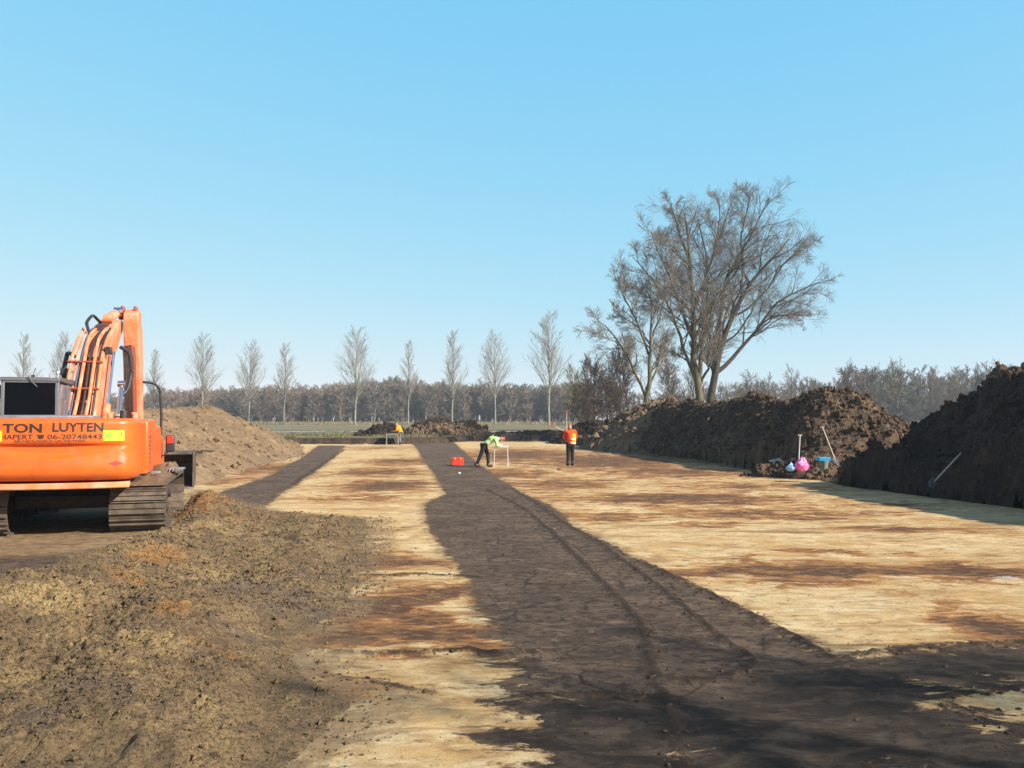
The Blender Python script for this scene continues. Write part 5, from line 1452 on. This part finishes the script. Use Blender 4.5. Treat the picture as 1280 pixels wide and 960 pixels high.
def build_props():
    # red box beside the bending worker
    x, y = G(572, 581); z = gz(x, y)
    o = empty('plastic_crate', (x, y, z), R(6)); tag(o, 'red plastic tool crate on the dark strip behind the bending worker', 'crate')
    b = MB(); b.prism([(-.17, 0), (.17, 0), (.19, .30), (-.19, .30)], -.24, .24); b.build('crate_body', M_redbox, o, .015)
    MB().box((0, 0, .315), (.53, .42, .03)).build('lid', M_redbox, o, .008)
    MB().pipe([(-.12, 0, .32), (-.12, 0, .37), (.12, 0, .37), (.12, 0, .32)], .012, 8).build('handle', M_hatred, o)
    for s in (-1, 1): MB().box((s * .12, -.205, .28), (.05, .02, .07)).build('latch', M_yelcoat, o, .004)
    # gear at the foot of the clod heap
    x, y = G(1001, 587, .32); z = .32
    rng = np.random.default_rng(2)
    def sack(name, label, cat, at, s, mat, seed, neck=True):
        bm = bmesh.new(); bmesh.ops.create_icosphere(bm, subdivisions=4, radius=1)
        for v in bm.verts:
            p = v.co.copy(); n = float(fbm(np.array([p.x * 1.3 + seed]), np.array([p.y * 1.3 + p.z]), 1.6, 4, seed)[0]); f = 1 + .35 * n
            zz = p.z; nar = 1 - .78 * max(0, zz) ** .9 if neck else 1
            v.co = Vector((p.x * f * nar * s[0], p.y * f * nar * s[1], (zz * .5 + .46 if zz < 0 else zz * .62 + .46) * s[2] * (1 + .2 * n)))
        me = bpy.data.meshes.new(name); bm.to_mesh(me); bm.free(); me.polygons.foreach_set('use_smooth', np.full(len(me.polygons), True))
        o = link(name, me, mat); o.location = at; tag(o, label, cat); return o
    t = NT('pink_plastic_bag'); pk = t.done(t.mix(t.mr(t.noise(6, 4), .4, .6), (.85, .06, .30), (.92, .28, .50)), .35, t.bump(t.noise(14, 4, .6, .8), .8, .03))
    sack('plastic_bag', 'bright pink plastic bag lying at the foot of the clod heap', 'bag', (x + .05, y, z - .06), (.22, .15, .44), pk, 3)
    sack('plastic_bag', 'small pale blue bag tucked against the left side of the pink bag', 'bag', (x - .30, y + .05, z - .05), (.15, .13, .25), plain('pale_blue_plastic', (.25, .45, .80), .4, 0, .2, 8, .3), 7)
    def spade(label, p, q, bl=.28, cat='spade'):
        """long handle from grip p to blade at q"""
        o = empty('spade', q); tag(o, label, cat, 'spades stuck in the earth')
        d = Vector(p) - Vector(q); L = d.length; dn = d.normalized()
        MB().cyl(dn * bl * .8, d, .019, 10).build('handle', M_pole if 'wooden' in label else M_polew, o)
        s = dn.cross(Vector((0, 1, 0))).normalized()
        MB().cyl(d - s * .07, d + s * .07, .016, 10).build('grip', M_pole, o)
        M = Matrix((s, dn, s.cross(dn))).transposed()
        b = MB(); b.plate([(-.09, bl), (.09, bl), (.085, .02), (.0, -.05), (-.085, .02)], -.008, .008)
        bmesh.ops.transform(b.b, matrix=M.to_4x4(), verts=b.b.verts); b.build('blade', M_blade, o, .003)
        return o
    yb = y + .25
    spade('white-handled spade standing upright behind the pink bag', AT(1000, 544, yb + .1), (x, yb, z - .05))
    spade('long wooden-handled spade leaning against the clod heap right of the pink bag', AT(1028, 534, y + 1.2), AT(1046, 580, y - .35))
    spade('wooden-handled spade leaning on the face of the black shaded heap', AT(1206, 561, 21.3), AT(1163, 607, 20.0))
    xb, yb2 = G(1030, 588, .38); zb = .34
    o = empty('pail', (xb, yb2, zb + .03)); tag(o, 'grey-green pail standing on the clods right of the pink bag', 'pail')
    MB().cyl((0, 0, 0), (0, 0, .30), .105, 22, .135).build('pail_body', M_bucketp, o); MB().cyl((0, 0, .285), (0, 0, .305), .14, 22).build('rim', M_bucketp, o)
    o = empty('plastic_tray', (xb - .02, yb2, zb + .338), R(8)); o.scale = (.72, .72, .72); tag(o, 'blue plastic tray lying on top of the grey-green pail', 'tray')
    b = MB(); b.prism([(-.15, .0), (.15, 0), (.17, .15), (.155, .15), (.137, .016), (-.137, .016), (-.155, .15), (-.17, .15)], -.24, .24); b.build('tray_shell', M_bluebox, o, .006)
    b = MB(); b.box((-.245, 0, .075), (.014, .31, .148)); b.box((.245, 0, .075), (.014, .31, .148)); b.build('tray_end', M_bluebox, o, .004)
    # rolled sheet and boards
    xr, yr = G(977, 577, .4); yr -= .8; zr = .14
    o = empty('plastic_sheet', (xr, yr + .8, zr + .26), R(12)); tag(o, 'crumpled white plastic sheet on the clods left of the pink bag', 'sheet')
    bm = bmesh.new(); bmesh.ops.create_grid(bm, x_segments=26, y_segments=12, size=.5)
    for v in bm.verts:
        n = float(fbm(np.array([v.co.x]), np.array([v.co.y]), 5, 4, 12)[0]); v.co = Vector((v.co.x * .85, v.co.y * .36 + .1 * n, .16 * n + .05))
    bmesh.ops.solidify(bm, geom=bm.faces[:], thickness=.006)
    me = bpy.data.meshes.new('sheet'); bm.to_mesh(me); bm.free(); link('sheet', me, M_polew, o)
    # pale rope on the ledge of the black heap
    pts = [AT(u, v, 21.9) for u, v in ((1136, 585), (1150, 582), (1165, 580), (1181, 577))]
    pts = [(p[0], p[1], max(p[2], gz(p[0], p[1]) + .05)) for p in pts]
    # small stones dropped on the dark strip
    for u, v, s, lab in ((574, 592, .06, 'small white stone on the dark strip below the red crate'), (700, 588, .10, 'orange clod lying left of the feet of the standing worker'), (644, 661, .03, 'pale pebble on the dark strip, left of its wheel line'), (692, 662, .035, 'pale pebble on the dark strip, right of its wheel line')):
        xx, yy = G(u, v); bm = bmesh.new(); bmesh.ops.create_icosphere(bm, subdivisions=3, radius=1)
        for q in bm.verts:
            n = float(fbm(np.array([q.co.x * 1.1 + u]), np.array([q.co.y * 1.1 + q.co.z]), 1.4, 3, u)[0]); q.co *= s * (1 + .4 * n); q.co.z *= .65
        me = bpy.data.meshes.new('stone'); bm.to_mesh(me); bm.free()
        o = link('stone', me, M_polew if 'white' in lab else M_tan); o.location = (xx, yy, gz(xx, yy) + s * .3); tag(o, lab, 'stone')


# ------------------------------------------------------------------ light, air and camera
SUN_EL, SUN_AZ = R(30.5), R(-30)            # azimuth measured from +x towards +y
def build_light():
    w = bpy.data.worlds.new('World'); S.world = w; w.use_nodes = True; nt = w.node_tree
    bg = nt.nodes['Background']; sky = nt.nodes.new('ShaderNodeTexSky'); sky.sky_type = 'NISHITA'; sky.sun_disc = False
    d = Vector((math.cos(SUN_EL) * math.cos(SUN_AZ), math.cos(SUN_EL) * math.sin(SUN_AZ), math.sin(SUN_EL)))
    sky.sun_elevation = SUN_EL; sky.sun_rotation = math.atan2(d.x, d.y)
    sky.air_density = SKY['air']; sky.dust_density = SKY['dust']; sky.ozone_density = SKY['ozone']; sky.altitude = 0
    # the phone's rendering of a hazy spring sky: a response curve per channel
    sep = nt.nodes.new('ShaderNodeSeparateColor'); com = nt.nodes.new('ShaderNodeCombineColor'); nt.links.new(sky.outputs[0], sep.inputs[0])
    for k, (g, a) in enumerate(((.70, 1.12), (.26, 2.56), (.05, 4.08))):
        p = nt.nodes.new('ShaderNodeMath'); p.operation = 'POWER'; p.inputs[1].default_value = g; nt.links.new(sep.outputs[k], p.inputs[0])
        q = nt.nodes.new('ShaderNodeMath'); q.operation = 'MULTIPLY'; q.inputs[1].default_value = a; nt.links.new(p.outputs[0], q.inputs[0]); nt.links.new(q.outputs[0], com.inputs[k])
    # overhead the sky deepens to its full blue
    geo = nt.nodes.new('ShaderNodeTexCoord'); sx = nt.nodes.new('ShaderNodeSeparateXYZ'); nt.links.new(geo.outputs['Generated'], sx.inputs[0])
    mr = nt.nodes.new('ShaderNodeMapRange'); mr.interpolation_type = 'SMOOTHSTEP'; nt.links.new(sx.outputs[2], mr.inputs['Value'])
    mr.inputs['From Min'].default_value = .44; mr.inputs['From Max'].default_value = .72
    mx = nt.nodes.new('ShaderNodeMix'); mx.data_type = 'RGBA'; nt.links.new(mr.outputs['Result'], mx.inputs[0]); nt.links.new(com.outputs[0], mx.inputs[6]); nt.links.new(sky.outputs[0], mx.inputs[7])
    nt.links.new(mx.outputs[2], bg.inputs[0]); bg.inputs[1].default_value = SKY['str']
    L = bpy.data.lights.new('sun', 'SUN'); L.energy = SKY['sun']; L.angle = R(.5); L.color = (1, .93, .82)
    o = bpy.data.objects.new('sun', L); COL.objects.link(o); o.rotation_euler = (-d).to_track_quat('-Z', 'Y').to_euler(); o.location = (30, -12, 25)


SKY = dict(air=.7, dust=.3, ozone=1.0, str=.10, sun=4.2)
HAZE = .0005
EXPO = 1.1


def build_haze():
    b = MB(); b.box((0, 190, 14.5), (760, 430, 34)); o = b.build('haze', None, None, 0, False)
    m = bpy.data.materials.new('haze'); m.use_nodes = True; nt = m.node_tree; nt.nodes.clear()
    out = nt.nodes.new('ShaderNodeOutputMaterial'); v = nt.nodes.new('ShaderNodeVolumePrincipled')
    v.inputs['Color'].default_value = (.86, .93, 1, 1); v.inputs['Density'].default_value = HAZE; v.inputs['Anisotropy'].default_value = .2
    nt.links.new(v.outputs[0], out.inputs['Volume']); o.data.materials.append(m); tag(o, kind='stuff')


def build_camera():
    c = bpy.data.cameras.new('camera'); c.sensor_width = 36; c.lens = FPX / 1280 * 36; c.clip_start = .05; c.clip_end = 9000
    o = bpy.data.objects.new('camera', c); COL.objects.link(o); o.location = (0, 0, H); o.rotation_euler = (R(90) + PITCH, 0, 0); S.camera = o


def main():
    import time
    t0 = time.time()
    for f in (build_camera, build_light, build_ground, build_road, build_heaps, build_mound, build_crumbs, build_big_trees, build_shade_tree, build_poplars, build_other_trees,
              build_wood, build_grass, build_excavator, build_people, build_props, build_haze):
        f(); print(f.__name__, round(time.time() - t0, 1), flush=True)
    vs = S.view_settings; vs.view_transform = 'Standard'; vs.look = 'None'; vs.exposure = EXPO; vs.gamma = 1; vs.use_curve_mapping = False
    c = S.cycles; c.max_bounces = 6; c.diffuse_bounces = 3; c.glossy_bounces = 3; c.transmission_bounces = 4; c.volume_bounces = 0; c.transparent_max_bounces = 8
    c.use_denoising = True; c.caustics_reflective = False; c.caustics_refractive = False
    S.render.film_transparent = False


main()
